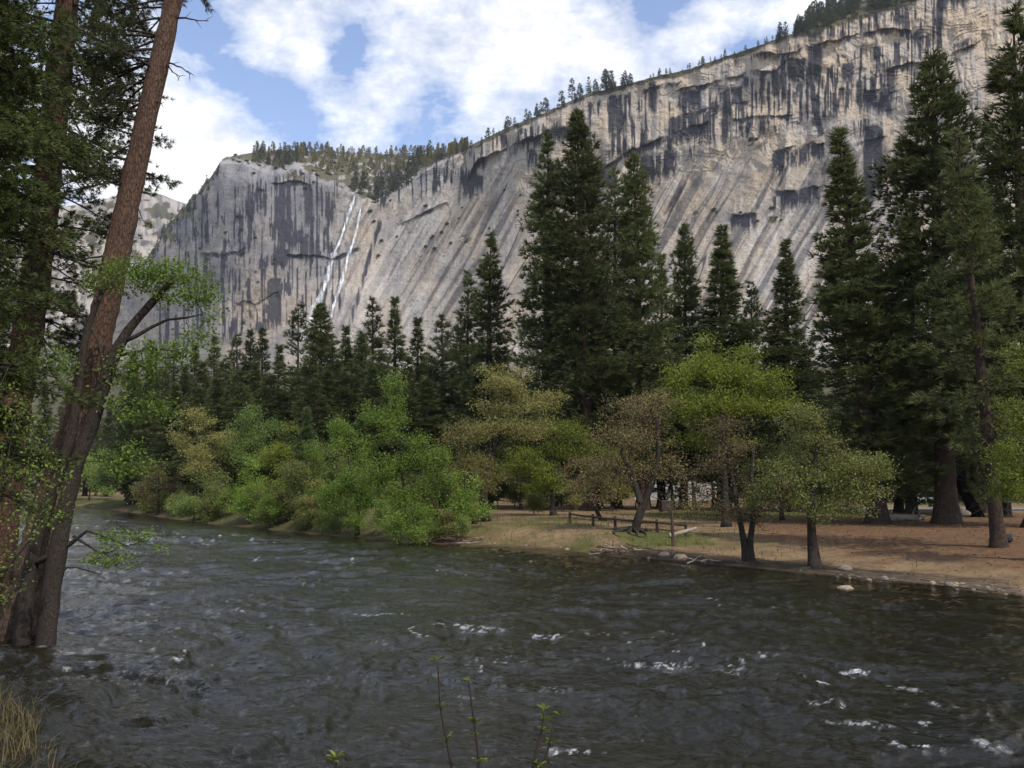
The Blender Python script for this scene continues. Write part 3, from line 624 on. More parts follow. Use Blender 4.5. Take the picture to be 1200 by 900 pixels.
def conifer(seed, H, R, hb, spacing, nb, tuft_step, nl, nw, k, shape=.85, droop=.25, fan=.35, limb_r=.035, dead=0, trunk_k=.0135, skip=.1, sides=9):
    """-> (trunk MB with limbs, crown MB); hb = height of the lowest live boughs"""
    rng = np.random.default_rng(seed); tr, cr = MB(), MB()
    hs = np.array([-.3, 0, .02, .06, .15, .3, .5, .7, .85, .95, 1.0]) * H; hs[0] = -.5
    r0 = H * trunk_k; rad = r0 * np.interp(hs / H, [-.1, 0, .02, .06, .5, .85, 1], [1.5, 1.45, 1.15, 1.0, .62, .22, .03])
    wob = np.stack([.004 * H * fbm(hs / H * 3, seed + .5, 2, 7), .004 * H * fbm(hs / H * 3, seed + .5, 2, 8), 0 * hs], -1)
    tr.tube(np.stack([0 * hs, 0 * hs, hs], -1) + wob, rad, sides, rough=.05, rng=rng)
    h = hb; lobes = rng.uniform(0, 6.28, 5); TP, TD, TL, TT = [], [], [], []
    while h < H * .985:
        s = (h - hb) / (H - hb)
        prof = R * ((1 - s) ** shape * (.62 + .38 * min(1, s / .14)) + .02)
        for _ in range(rng.poisson(nb) + 1):
            if rng.uniform() < skip * (1.6 if s < .3 else .7): continue
            az = rng.uniform(0, 6.283); lump = 1 + .22 * math.sin(2 * az + lobes[0] + h * .35) + .15 * math.sin(3 * az + lobes[1] - h * .6)
            L = max(.25, prof * rng.uniform(.62, 1.15) * lump); hh = h + rng.uniform(-.5, .5) * spacing
            ea = -.16 + 1.0 * s ** 1.4 + rng.normal() * .13; dh = np.array([math.cos(az), math.sin(az), 0])
            tt = np.linspace(0, 1, 5); dr_ = droop * (1 - s)
            zz = L * (tt * math.tan(max(-.6, min(.95, ea))) - dr_ * 4 * tt * (1 - tt) * .35 + .10 * tt ** 3)
            pts = dh[None] * (L * tt)[:, None] + np.array([0, 0, 1])[None] * (hh + zz)[:, None]
            tr.tube(pts, np.linspace(limb_r * (.4 + L / max(R, 1)), .008, 5), 4, cap=False)
            n = max(2, int(L / tuft_step * 3.0)); q = rng.uniform(.22, 1.03, n) ** .75; side = np.array([-dh[1], dh[0], 0])
            off = rng.normal(size=n) * fan * L * (.35 + .65 * np.sin(np.clip(q, 0, 1) * 2.7))
            pp = np.stack([np.interp(q, tt, pts[:, i]) for i in range(3)], -1) + side[None] * off[:, None] - dh[None] * (np.abs(off) * .35)[:, None]
            pp[:, 2] += rng.normal(size=n) * .06 * L - np.abs(off) * .10
            TP.append(pp); TD.append(dh[None] * .8 + side[None] * (np.sign(off) * .45)[:, None] + np.array([0, 0, .32 + .5 * s])[None] + 0 * pp)
            TT.append(np.clip(rng.uniform(0, 1) * .5 + .5 * q + rng.normal(size=n) * .1, 0, 1))
        h += spacing * rng.uniform(.7, 1.3) * (1 - .35 * s)
    for _ in range(dead):
        az = rng.uniform(0, 6.283); hh = hb * rng.uniform(.35, 1.0); L = rng.uniform(.5, 1.0) * R * .55; tt = np.linspace(0, 1, 5)[:, None]
        dh = np.array([math.cos(az), math.sin(az), rng.uniform(-.25, .15)])
        tr.tube(np.array([0, 0, hh]) + dh * L * tt + np.array([0, 0, -.35 * L]) * tt ** 2, np.linspace(.035, .01, 5), 4, cap=False)
    TP.append(np.repeat(np.array([[0, 0, H * .99]]), 4, 0)); TD.append(np.tile(np.array([[0, 0, 1.]]), (4, 1))); TT.append(np.full(4, .8))
    pos, dr, tn = np.concatenate(TP), np.concatenate(TD), np.concatenate(TT)
    spikes(cr, pos, dr, nl, nw, k, rng, .85, tn)
    return tr, cr


def grow(seed, trunks, lobes, n_att, seg=.55, twig=.011, upturn=.18):
    """limbs that reach from the given trunk lines into the foliage lobes -> (MB of wood, tip positions)"""
    rng = np.random.default_rng(seed); wood = MB(); N, par, thick = [], [], []
    for pts, rad in trunks:
        pts = np.asarray(pts, float); L = np.concatenate([[0], np.cumsum(np.linalg.norm(np.diff(pts, axis=0), axis=1))]); m = max(6, int(L[-1] / .4))
        q = np.linspace(0, L[-1], m); fine = np.stack([np.interp(q, L, pts[:, i]) for i in range(3)], -1); fr = np.interp(q, L, rad)
        if m > 6: fine[1:-1] = (fine[:-2] + fine[1:-1] * 2 + fine[2:]) / 4
        wood.tube(fine, fr, 10, rough=.06, rng=rng)
        for j in range(int(m * .38), m): N.append(fine[j]); par.append(-1)
    A = []
    vol = np.array([l[3] * l[4] * l[5] for l in lobes]) ** .7; cnt = np.maximum(3, (n_att * vol / vol.sum()).astype(int))
    for l, c in zip(lobes, cnt):
        d = unit(rng.normal(size=(c, 3))) * (rng.uniform(.12, 1, c) ** .45)[:, None]; d[:, 2] = np.where(d[:, 2] < 0, d[:, 2] * .75, d[:, 2])
        A.append(np.array(l[:3]) + d * np.array(l[3:6]))
    A = np.concatenate(A); N0 = np.array(N); dd = np.linalg.norm(A[:, None] - N0[None], axis=2).min(1); A = A[np.argsort(dd)]
    N = list(N0); nroot = len(N); tips = []
    for a in A:
        M = np.array(N); d = np.linalg.norm(M - a, axis=1) + .35 * np.maximum(0, M[:, 2] - a[2])
        i = int(np.argmin(d)); b = M[i]; dist = np.linalg.norm(a - b); k = max(1, int(dist / seg)); prev = i
        for j in range(1, k + 1):
            f = j / k; p = b + (a - b) * f + np.array([0, 0, upturn * dist * math.sin(f * math.pi) * .5]) + (rng.normal(size=3) * .07 * seg if j < k else 0)
            N.append(p); par.append(prev); prev = len(N) - 1
        tips.append(prev)
    N = np.array(N); r = np.zeros(len(N)); ch = np.zeros(len(N))
    for i in range(len(N) - 1, nroot - 1, -1):
        if ch[i] == 0: r[i] = twig
        else: r[i] = ch[i] ** (1 / 2.35)
        if par[i] >= 0: ch[par[i]] += r[i] ** 2.35
    for i in range(nroot, len(N)):
        p = par[i]; wood.tube(np.array([N[p], N[i]]), [min(max(r[i], r[p] if p >= nroot else r[i]), r[i] * 1.4), r[i]], 5, cap=False)
    return wood, N[tips], N[nroot:]


def ellipse_lobes(rng, c, r, n, f=.43):
    out = []
    for _ in range(n):
        d = unit(rng.normal(size=3)) * rng.uniform(.35, .9); q = c + d * r; k = rng.uniform(.6, 1.3) * f
        out.append((*q, r[0] * k, r[1] * k, r[2] * k * .72))
    return out


# ------------------------------------------------------------------ conifers of the far bank
def conifer_proto(name, spec, bark, needle):
    tr, cr = conifer(**spec); r = bpy.data.objects.new(name, None)
    t_ = tr.build('trunk', bark, smooth=True, link=False); c_ = cr.build('crown', needle, attr='tint', link=False)
    return spec['H'], spec['R'], t_.data, c_.data


def put_conifer(proto, name, base, top, width, label, group=None, lean=None, cat='conifer tree', rot=0.0):
    H, R, tm, cm_ = proto; base = np.asarray(base, float); top = np.asarray(top, float); ax = top - base; h = np.linalg.norm(ax)
    o = thing(name, label, cat, base, 0, group)
    q = Vector((0, 0, 1)).rotation_difference(Vector(ax / h)) @ Matrix.Rotation(rot, 3, 'Z').to_quaternion()
    o.rotation_euler = q.to_euler(); sx = width / R * 1.18; o.scale = (sx, sx, h / H)
    for nm, me in (('trunk', tm), ('crown', cm_)):
        c = bpy.data.objects.new(nm, me); C.objects.link(c); c.parent = o
    return o


PA = conifer_proto('pine', dict(seed=1, H=40, R=4.6, hb=5, spacing=.46, nb=5.2, tuft_step=.46, nl=.62, nw=.050, k=9, shape=.80, droop=.28, dead=10), BARK_BROWN, NEEDLE)
PB = conifer_proto('pine', dict(seed=2, H=36, R=3.6, hb=4, spacing=.46, nb=5, tuft_step=.44, nl=.60, nw=.050, k=9, shape=.70, droop=.2, dead=8, skip=.16), BARK_BROWN, NEEDLE)
PC = conifer_proto('pine', dict(seed=3, H=36, R=4.4, hb=7.5, spacing=.48, nb=5, tuft_step=.36, nl=.52, nw=.042, k=10, shape=.66, droop=.3, dead=22, skip=.08, trunk_k=.0155), BARK_BROWN, NEEDLE)
PD = conifer_proto('pine', dict(seed=4, H=34, R=4.0, hb=8, spacing=.62, nb=3.6, tuft_step=.42, nl=.58, nw=.045, k=9, shape=.75, droop=.1, dead=26, skip=.22, trunk_k=.014), BARK_BROWN, NEEDLE)
PE = conifer_proto('pine', dict(seed=14, H=38, R=4.4, hb=6, spacing=.50, nb=4.6, tuft_step=.44, nl=.62, nw=.048, k=9, shape=.95, droop=.35, dead=14, skip=.2, fan=.3), BARK_BROWN, NEEDLE)
PF = conifer_proto('pine', dict(seed=15, H=36, R=4.0, hb=3.5, spacing=.42, nb=5.2, tuft_step=.42, nl=.56, nw=.046, k=9, shape=1.05, droop=.4, dead=6, skip=.08), BARK_BROWN, NEEDLE)
FA = conifer_proto('fir', dict(seed=5, H=30, R=3.4, hb=2.0, spacing=.62, nb=4.0, tuft_step=.48, nl=.62, nw=.050, k=9, shape=.95, droop=.35), BARK_GREY, NEEDLE)
FB = conifer_proto('fir', dict(seed=6, H=28, R=3.9, hb=3.0, spacing=.70, nb=3.8, tuft_step=.48, nl=.62, nw=.050, k=9, shape=.75, droop=.2, skip=.18), BARK_GREY, NEEDLE)
FC = conifer_proto('fir', dict(seed=7, H=26, R=3.2, hb=6.0, spacing=.75, nb=3.2, tuft_step=.48, nl=.62, nw=.050, k=9, shape=.6, droop=.05, skip=.28, dead=8), BARK_GREY, NEEDLE)
YA = conifer_proto('young', dict(seed=8, H=16, R=2.6, hb=1.6, spacing=.45, nb=3.6, tuft_step=.45, nl=.5, nw=.05, k=8, shape=.9, droop=.3), BARK_GREY, NEEDLE_B)

GP = 'tall pines along the far bank'
big = [  # proto, top pixel, base pixel-x, distance, crown half-width px, label
    (PA, (676, 128), 690, 92, 62, 'tallest dark pine of the cluster in front of the arched rock overhang'),
    (PE, (642, 158), 640, 95, 50, 'dark pine just beside the tallest one, below the arched overhang, with a lopsided open top'),
    (PB, (743, 180), 752, 95, 44, 'slim pine with a sharp pointed top, right half of the central pine cluster'),
    (PD, (720, 195), 722, 98, 40, 'thin sparse pine squeezed between the tallest pine and the pointed slim one'),
    (PE, (575, 273), 572, 100, 40, 'ragged pine with a forked looking top, standing left of the central cluster'),
    (FB, (548, 318), 548, 104, 34, 'shorter bushy conifer leaning on the left side of the ragged pine'),
    (PB, (803, 262), 800, 100, 30, 'narrow pine above the lime green tree, left of a pair'),
    (PF, (846, 264), 846, 95, 44, 'full dark pine rising directly above the lime green tree'),
    (PF, (921, 280), 920, 88, 36, 'medium dark pine directly left of the tall pine with the reddish trunk'),
    (PF, (982, 150), 1027, 64.0, 56, 'tall dark pine leaning a little, with a bare reddish trunk above the sandy bank'),
    (PC, (1094, 64), 1105, 63.0, 84, 'huge broad dark pine with a thick straight trunk at the edge of the clearing'),
    (PD, (1119, 150), 1166, 43.5, 58, 'leaning pine with dead lower twigs and a black bag at its foot'),
    (PE, (1187, 8), 1212, 57, 80, 'very tall dark pine cut by the right edge of the view'),
    (FA, (1050, 330), 1052, 84, 36, 'dark conifer filling the gap between the two big pines of the clearing'),
    (FB, (880, 330), 880, 100, 34, 'conifer half hidden between the full pine and the medium pine'),
    (FA, (690, 290), 700, 104, 40, 'dense conifer behind the foot of the central pine cluster'),
    (FA, (1142, 300), 1140, 78, 40, 'dark conifer filling the gap right of the huge pine'),
    (FA, (1068, 235), 1066, 80, 46, 'dark conifer standing close behind the left side of the huge pine'),
    (PA, (1150, 215), 1150, 84, 48, 'dark pine rising behind the crown of the leaning pine'),
    (FB, (1012, 300), 1015, 82, 38, 'dark bushy conifer just behind the reddish trunk of the leaning tall pine'),
    (FB, (1175, 330), 1178, 72, 42, 'dark conifer behind the light green tree at the right edge'),
    (FA, (775, 300), 775, 106, 34, 'dense conifer in the shadowy gap right of the central pine cluster'),
]
rngP = np.random.default_rng(77)
for pr, tp, bu, Yb, hw, lab in big:
    b = P(bu, 570, Yb); z = gz(b[0], b[1]); b[2] = z - .05; hw = hw * (1.38 if pr is PF else 1.1 if pr is PE else 1)
    t_ = P(tp[0], tp[1], Yb + rngP.uniform(-.6, .6))
    put_conifer(pr, 'pine_tree', b, t_, hw * Yb / FPX, lab, GP, rot=rngP.uniform(0, 6.28))

mid = [(437, 350, 128, 'f'), (463, 350, 130, 'a'), (490, 374, 126, 'a'), (518, 370, 120, 'b'), (405, 384, 134, 'a'), (376, 355, 130, 'A'), (350, 357, 124, 'c'), (308, 386, 150, 'a'), (293, 388, 152, 'a'), (278, 392, 150, 'b'), (252, 396, 155, 'a'), (327, 406, 140, 'a'),
       (424, 394, 120, 'a'), (540, 388, 112, 'a'), (446, 410, 112, 'b'), (390, 408, 122, 'b'), (228, 404, 160, 'a'), (204, 410, 158, 'b'), (178, 400, 165, 'a'), (156, 414, 160, 'a'), (505, 418, 108, 'c'), (478, 420, 118, 'a'), (360, 420, 112, 'c'), (265, 420, 138, 'b'), (238, 425, 140, 'a'), (216, 430, 136, 'a'), (190, 430, 140, 'b'), (342, 430, 118, 'b'), (412, 425, 112, 'b'), (436, 432, 108, 'a'), (470, 440, 104, 'b'), (300, 425, 128, 'a'), (318, 440, 118, 'b'), (280, 436, 122, 'b'), (255, 445, 124, 'a'), (230, 450, 128, 'b'), (205, 452, 132, 'a'), (175, 440, 150, 'a'), (155, 448, 152, 'b'), (530, 432, 106, 'b'), (500, 446, 102, 'a'), (384, 436, 112, 'a'), (368, 446, 106, 'b')]
SEL = {'a': FA, 'b': FB, 'c': FC, 'f': FB, 'A': PA}
for i, (u, v, Yb, k) in enumerate(mid):
    b = P(u + rngP.uniform(-3, 3), 570, Yb); b[2] = gz(b[0], b[1]) - .05; t_ = P(u, v, Yb)
    wpx = {'a': 31, 'b': 36, 'c': 25, 'f': 34, 'A': 40}[k] * 130 / Yb
    put_conifer(SEL[k], 'fir_tree', b, t_, wpx * Yb / FPX, 'dark pointed conifer in the long row below the waterfall slabs', 'conifers in the row below the waterfall', rot=rngP.uniform(0, 6.28))
b = P(357, 570, 86); b[2] = gz(b[0], b[1]); put_conifer(YA, 'young_pine', b, P(360, 478, 86), 22 * 86 / FPX, 'young bushy conifer on a thin pale trunk among the green bank trees', None, rot=1)

k = 0
while k < 130:                                                    # the crowded forest behind
    Yb = rngP.uniform(112, 290); u = rngP.uniform(60, 1330); b = P(u, 570, Yb); x, y = b[0], b[1]
    d = float(shore_d(np.array([x]), np.array([y]))[0][0])
    if d < 26 or (u > 985 and Yb < 135): continue
    Hh = rngP.uniform(17, 27) * (1.0 if u > 330 else .9); pr = (FA, FB, FC, FA, FB)[k % 5]
    b[2] = gz(x, y) - .1; put_conifer(pr, 'fir_tree', b, b + np.array([rngP.normal() * .3, 0, Hh]), Hh * rngP.uniform(.14, .19), 'dark conifer crowded into the deep forest behind the bank trees', 'conifers of the deep forest', rot=rngP.uniform(0, 6.28)); k += 1


# ------------------------------------------------------------------ small conifers on the rim, the bench and the gully of the cliff
def far_proto(seed, H, R, k, mat):
    tr, cr = conifer(seed=seed, H=H, R=R, hb=H * .12, spacing=1.25, nb=3.0, tuft_step=1.5, nl=1.7, nw=.22, k=k, shape=.8, droop=.2, skip=.15, limb_r=.05, sides=5)
    m = MB(); m.add(np.concatenate(cr.V), np.concatenate(cr.F[3]), np.concatenate(cr.A)); m.tube(np.array([[0, 0, -2], [0, 0, H * .5], [0, 0, H]]), [.35, .25, .03], 5, cap=False)
    return m.build('rim_conifer', mat, attr='tint', link=False).data, H


RIMM = [far_proto(31 + i, 20, r, 4, NEEDLE_FAR) for i, r in enumerate((3.2, 2.6, 3.8))]
GOLD = [far_proto(41 + i, 20, r, 4, NEEDLE_SUNLIT) for i, r in enumerate((3.0, 2.5))]


def rim_tree(pool, p, h, wf, label, group):
    me, H = pool[rngP.integers(len(pool))]; o = bpy.data.objects.new('rim_conifer', me); C.objects.link(o)
    o.location = tuple(p + np.array([0, 0, -.3])); o.scale = (h / H * wf, h / H * wf, h / H); o.rotation_euler = (0, 0, rngP.uniform(0, 6.28)); tag(o, label, 'conifer tree', group); return o


def rim_row(u0, u1, n, hlo, hhi, dv, label, group, pool=RIMM, clump=0):
    for _ in range(n):
        u = rngP.uniform(u0, u1)
        if clump: u = u0 + (u1 - u0) * (round((u - u0) / (u1 - u0) * clump) / clump) + rngP.normal() * (u1 - u0) / clump * .22
        v = float(skyl(u)) + rngP.uniform(*dv); p = on_wall(u, v); rim_tree(pool, p, (hlo * .7 + (hhi * 1.15 - hlo * .7) * rngP.uniform() ** 1.8) * np.linalg.norm(p) / FPX, rngP.uniform(1.3, 1.9), label, group)


rim_row(692, 744, 16, 11, 20, (-1, 6), 'small dark conifer in the clump on the rim above the tallest pine', 'conifers clumped on the rim')
rim_row(600, 692, 24, 8, 21, (-1, 6), 'small conifer on the sloping rim above the arched overhang', 'conifers on the rim above the arch', clump=9)
rim_row(530, 600, 16, 6, 14, (0, 6), 'tiny conifer on the rim between the bench forest and the arch', 'conifers between bench and arch')
rim_row(745, 900, 26, 4, 9, (0, 3), 'scrubby little conifer on the bare rim of the high wall', 'scrub on the high rim')
rim_row(898, 940, 16, 10, 20, (-1, 5), 'conifer where the rim forest begins, above the topmost dark overhang', 'conifers at the start of the rim forest')
def mass(name, pool, mat, spots, label):
    b = MB()
    for p, h, wf in spots:
        me, H = pool[rngP.integers(len(pool))]; n = len(me.vertices); V = np.empty(n * 3, np.float32); me.vertices.foreach_get('co', V); V = V.reshape(-1, 3); A = np.empty(n, np.float32); me.attributes['tint'].data.foreach_get('value', A)
        F = [np.array(q.vertices) for q in me.polygons if len(q.vertices) == 3]; a = rngP.uniform(0, 6.28); c, s_ = math.cos(a), math.sin(a); k = h / H; V = V * np.array([k * wf, k * wf, k]); V = V @ np.array([[c, s_, 0], [-s_, c, 0], [0, 0, 1]]) + p; b.add(V, np.array(F), np.clip(A * .7 + rngP.uniform(-.2, .5), 0, 1))
    return tag(b.build(name, mat, attr='tint'), label, None, None, 'stuff')


spots = []
for _ in range(150):
    u = rngP.uniform(936, 1080); kk = rngP.uniform(-2, 52); pb = on_wall(u, float(skyl(u))); p = pb + unit(np.array([pb[0], pb[1], 0])) * max(kk, 0) + np.array([0, 0, 46 * max(kk, 0) / 50 * float(np.interp(u, [925, 950, 1060, 1085], [0, 1, 1, 0])) - 1.5]); spots.append((p, rngP.uniform(12, 19), rngP.uniform(1.3, 1.9)))
mass('rim_forest', RIMM, NEEDLE_FAR, spots, 'dense dark forest on the highest part of the rim')
rim_row(176, 258, 46, 6, 13, (-1, 16), 'small conifer on the ridge sloping down the left end of the wall', 'conifers on the left ridge')
rim_row(140, 205, 1, 5, 6, (0, 3), 'lone shrubby conifer low on the left ridge', None)
gold, dark_ = [], []
for _ in range(330):                                             # bench forest, sunlight painted into its golden needles
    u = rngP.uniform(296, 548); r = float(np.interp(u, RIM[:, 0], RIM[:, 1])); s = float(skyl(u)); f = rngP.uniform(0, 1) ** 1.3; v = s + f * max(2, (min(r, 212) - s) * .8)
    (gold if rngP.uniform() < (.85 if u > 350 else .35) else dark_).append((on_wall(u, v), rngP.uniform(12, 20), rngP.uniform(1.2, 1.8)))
mass('bench_forest', GOLD, NEEDLE_SUNLIT, gold, 'yellow green sunlit forest on the bench above the waterfall'); mass('bench_forest', RIMM, NEEDLE_FAR, dark_, 'darker conifers mixed through the forest on the bench above the waterfall')
for _ in range(46):                                              # dark stand in the gully
    u = rngP.uniform(412, 505); v = np.interp(u, [410, 440, 470, 505], [232, 240, 224, 200]) - rngP.uniform(0, 22); rim_tree(RIMM, on_wall(u, v), rngP.uniform(18, 28), rngP.uniform(1.3, 1.8), 'dark conifer of the dense stand in the gully beside the waterfall top', 'dark gully stand')
# scrub oaks rooted in the cracks
bm_ = MB(); rg = np.random.default_rng(5); leafs(bm_, unit(rg.normal(size=(60, 3))) * np.array([2.4, 2.4, 1.4]) * rg.uniform(.3, 1, (60, 1)) + np.array([0, 0, 1.0]), 6, (.5, .5, .4), 1.2, rg); BUSH = bm_.build('cliff_shrub', NEEDLE_FAR, attr='tint', link=False).data
for (a, b_, c, d, n) in [(430, 545, 235, 330, 16), (200, 300, 240, 300, 16), (330, 420, 185, 222, 26), (270, 345, 182, 205, 16), (545, 640, 215, 290, 10), (870, 890, 160, 172, 5), (800, 920, 245, 265, 8), (235, 330, 300, 390, 10)]:
    for _ in range(n):
        u, v = rngP.uniform(a, b_), rngP.uniform(c, d); o = bpy.data.objects.new('cliff_shrub', BUSH); C.objects.link(o); o.location = tuple(on_wall(u, v)); sc = rngP.uniform(.6, 1.5); o.scale = (sc, sc, sc); o.rotation_euler = (0, 0, rngP.uniform(0, 6))
        tag(o, 'dark little shrub clinging to a crack in the granite', 'shrub', 'shrubs on the granite')


# ------------------------------------------------------------------ broadleaf trees of the far bank
GB = 'broadleaf trees of the far bank'


def broadleaf(name, label, seed, base_px, Yb, crowns, leafmat_, bark, per, size, n_att, trunk_px, r0, base_v=None, sig=.34, group=GB, twig=.011, cat='tree', nlobe=7, flat=.6, roots=0):
    """crowns: [(u, v, ru, rv)] in photo pixels at distance Yb; trunk_px: lists of (u, v) from the ground up"""
    rng = np.random.default_rng(seed); s = Yb / FPX; b = P(base_px, 570, Yb); b[2] = max(gz(b[0], b[1]), -.3) - .1
    tr = []
    for line in trunk_px:
        pts = [P(u, v, Yb + rng.uniform(-.4, .4)) for u, v in line]; pts = [b + np.array([(P(line[0][0], 570, Yb) - P(base_px, 570, Yb))[0], 0, 0])] + pts
        pts = np.array(pts) - b; rr_ = np.linspace(1, .3, len(pts)) * r0; rr_[0] *= 1.5; tr.append((pts, rr_))
    lobes = []
    for (u, v, ru, rv) in crowns:
        c = P(u, v, Yb) - b; lobes += ellipse_lobes(rng, c, np.array([ru * s, ru * s * .85, rv * s]), nlobe)
    wood, tips, allp = grow(seed, tr, lobes, n_att, twig=twig)
    o = thing(name, label, cat, b, 0, group); wood.build('trunk', bark, o, smooth=True)
    if roots:
        rm = MB()
        for j in range(roots):
            a = rng.uniform(0, 6.28); L = r0 * rng.uniform(3.5, 8); q = np.linspace(0, 1, 7); x = r0 * .9 + L * q; aa = a + .35 * np.sin(q * 3 + j)
            zz = np.array([hz_(np.array([b[0] + np.cos(k_) * x_]), np.array([b[1] + np.sin(k_) * x_]))[0] for k_, x_ in zip(aa, x)]) - b[2]
            rm.tube(np.stack([np.cos(aa) * x, np.sin(aa) * x, np.maximum(zz, -.25) + .5 * r0 * (1 - q) ** 2.5], -1), np.linspace(r0 * .42, r0 * .08, 7), 6, rough=.1, rng=rng)
        rm.build('roots', bark, o, smooth=True)
    cr = MB(); leafs(cr, tips, int(per * 1.45), (sig * .9, sig * .9, sig * flat * .9), size * .78, rng, .7, np.clip(.5 + .3 * fbm(tips[:, 0] * .5, tips[:, 2] * .7, 2, seed) * 2, 0, 1))
    leafs(cr, allp[::2], max(1, per // 6), (sig * .8, sig * .8, sig * .5), size * .78, rng, .5)
    cr.build('crown', leafmat_, o, attr='tint'); return o


B = broadleaf
B('oak_tree', 'round olive green oak on a straight trunk, at the water edge of the sandy bank', 201, 952, 41.0, [(960, 540, 70, 62), (935, 500, 42, 40), (1000, 560, 48, 52), (915, 575, 40, 40), (985, 600, 48, 28)], L_OLIVE, BARK_GREY, 24, .13, 560, [[(952, 640), (950, 600), (955, 560), (958, 510)]], .27, sig=.27, roots=9)
B('oak_tree', 'oak with a twin forked trunk and thin brownish leaves at the water edge', 202, 875, 44.5, [(858, 560, 52, 58), (845, 510, 40, 36), (870, 600, 45, 30), (825, 590, 34, 34)], L_RUST, BARK_GREY, 13, .125, 460, [[(873, 640), (866, 605), (858, 560), (852, 520)], [(878, 640), (884, 600), (880, 560), (884, 520)]], .2, sig=.30, roots=8)
B('oak_tree', 'big bright lime green tree, brightest crown of the bank, below the pines', 203, 848, 62, [(845, 440, 62, 48), (815, 450, 46, 40), (885, 455, 46, 42), (850, 500, 70, 40), (905, 470, 34, 38), (790, 440, 22, 30)], L_LIME, BARK_GREY, 30, .19, 620, [[(850, 590), (848, 540), (846, 490), (845, 440)]], .3, sig=.42)
B('oak_tree', 'wide oak with rust brown spring leaves and a dark crooked trunk over bare roots', 204, 738, 57.5, [(760, 500, 60, 50), (720, 530, 46, 48), (790, 545, 42, 42), (745, 470, 40, 30), (705, 560, 40, 36), (805, 590, 26, 20)], L_RUST, BARK_GREY, 15, .15, 620, [[(744, 620), (752, 595), (765, 565), (772, 530), (770, 490)], [(744, 620), (752, 595), (742, 560), (728, 530)]], .36, sig=.36, roots=11)
B('oak_tree', 'fresh green oak with layered boughs on a pale straight trunk behind the fence', 205, 648, 76, [(640, 540, 46, 40), (660, 510, 34, 26), (615, 545, 34, 30), (690, 535, 26, 30), (640, 570, 50, 16)], L_LIME, BARK_GREY, 24, .2, 460, [[(648, 595), (648, 570), (646, 540), (650, 510)]], .24, sig=.45, flat=.4)
B('oak_tree', 'tall golden green oak crown on a thick dark trunk behind the shore', 206, 570, 69, [(610, 462, 50, 26), (580, 452, 38, 24), (640, 475, 30, 24), (575, 490, 40, 30), (615, 500, 46, 22)], L_GOLD, BARK_GREY, 22, .19, 480, [[(568, 600), (566, 570), (578, 530), (590, 490)]], .42, sig=.42, flat=.45)
B('oak_tree', 'mottled olive and tan oak between the cottonwood and the golden oak', 207, 556, 66, [(548, 530, 40, 36), (530, 570, 36, 36), (565, 565, 36, 36), (545, 505, 24, 24)], L_GOLD, BARK_GREY, 18, .16, 420, [[(556, 605), (552, 570), (548, 530)]], .2, sig=.36)
B('cottonwood_tree', 'tallest vivid green cottonwood at the water edge with a narrow pointed crown', 208, 474, 62, [(460, 465, 16, 30), (455, 500, 28, 34), (478, 540, 30, 34), (440, 545, 28, 36), (485, 590, 26, 24), (462, 575, 26, 30)], L_COTTON, BARK_GREY, 24, .16, 560, [[(476, 600), (472, 560), (468, 510), (462, 455)]], .17, sig=.34, flat=.8)
B('cottonwood_tree', 'lower vivid green cottonwood beside the tallest one, a rounded crown over the water', 209, 425, 70, [(408, 535, 22, 34), (385, 565, 22, 36), (428, 570, 24, 34), (398, 505, 15, 24)], L_COTTON, BARK_GREY, 24, .17, 420, [[(420, 600), (412, 560), (405, 520)]], .15, sig=.36, flat=.8)
B('alder_sapling', 'bright green sapling dipping into the water in front of the mottled oak', 210, 548, 62, [(545, 570, 22, 22), (535, 600, 26, 18), (560, 595, 24, 16)], L_COTTON, BARK_GREY, 18, .15, 180, [[(546, 610), (545, 580), (544, 555)]], .08, sig=.3, flat=.8)
B('alder_sapling', 'leafy sapling standing in the water at the foot of the tallest cottonwood', 211, 488, 59, [(480, 605, 24, 20), (492, 622, 20, 14), (465, 620, 20, 16)], L_COTTON, BARK_GREY, 18, .14, 170, [[(487, 625), (484, 605), (480, 590)]], .07, sig=.28, flat=.8)
B('alder_tree', 'fresh green many stemmed alder overhanging the water between the cottonwood and the mottled oak', 230, 516, 63, [(515, 565, 24, 34), (505, 600, 26, 22), (530, 598, 24, 20), (518, 535, 16, 20)], L_COTTON, BARK_GREY, 22, .16, 300, [[(514, 615), (512, 590), (508, 560)], [(518, 615), (522, 590), (526, 555)]], .08, sig=.34, flat=.8)
B('oak_tree', 'fresh yellow green oak filling the bank behind the slender upstream tree', 231, 325, 96, [(325, 545, 26, 30), (340, 520, 20, 24), (312, 570, 22, 20)], L_LIME, BARK_GREY, 20, .2, 280, [[(325, 592), (326, 565), (326, 530)]], .14, sig=.42)
B('cottonwood_tree', 'young upright bright green tree at the upstream bank beside the soft olive one', 232, 368, 84, [(368, 540, 16, 34), (362, 570, 20, 26), (376, 580, 18, 20)], L_COTTON, BARK_GREY, 20, .18, 240, [[(368, 605), (368, 575), (368, 535)]], .10, sig=.38, flat=.8)
B('willow_tree', 'rounded light green tree rising above the upstream bank', 212, 305, 108, [(303, 495, 30, 32), (285, 510, 24, 26), (322, 515, 24, 26), (304, 530, 34, 20)], L_WILLOW, BARK_GREY, 26, .24, 380, [[(304, 570), (303, 530), (303, 490)]], .2, sig=.55, flat=.8)
B('willow_tree', 'light green slender tree at the upstream water edge below the rounded one', 213, 306, 88, [(296, 560, 18, 24), (303, 585, 26, 20), (285, 590, 20, 18), (318, 595, 16, 14)], L_COTTON, BARK_GREY, 20, .19, 280, [[(305, 600), (302, 575), (296, 545)]], .11, sig=.38, flat=.8)
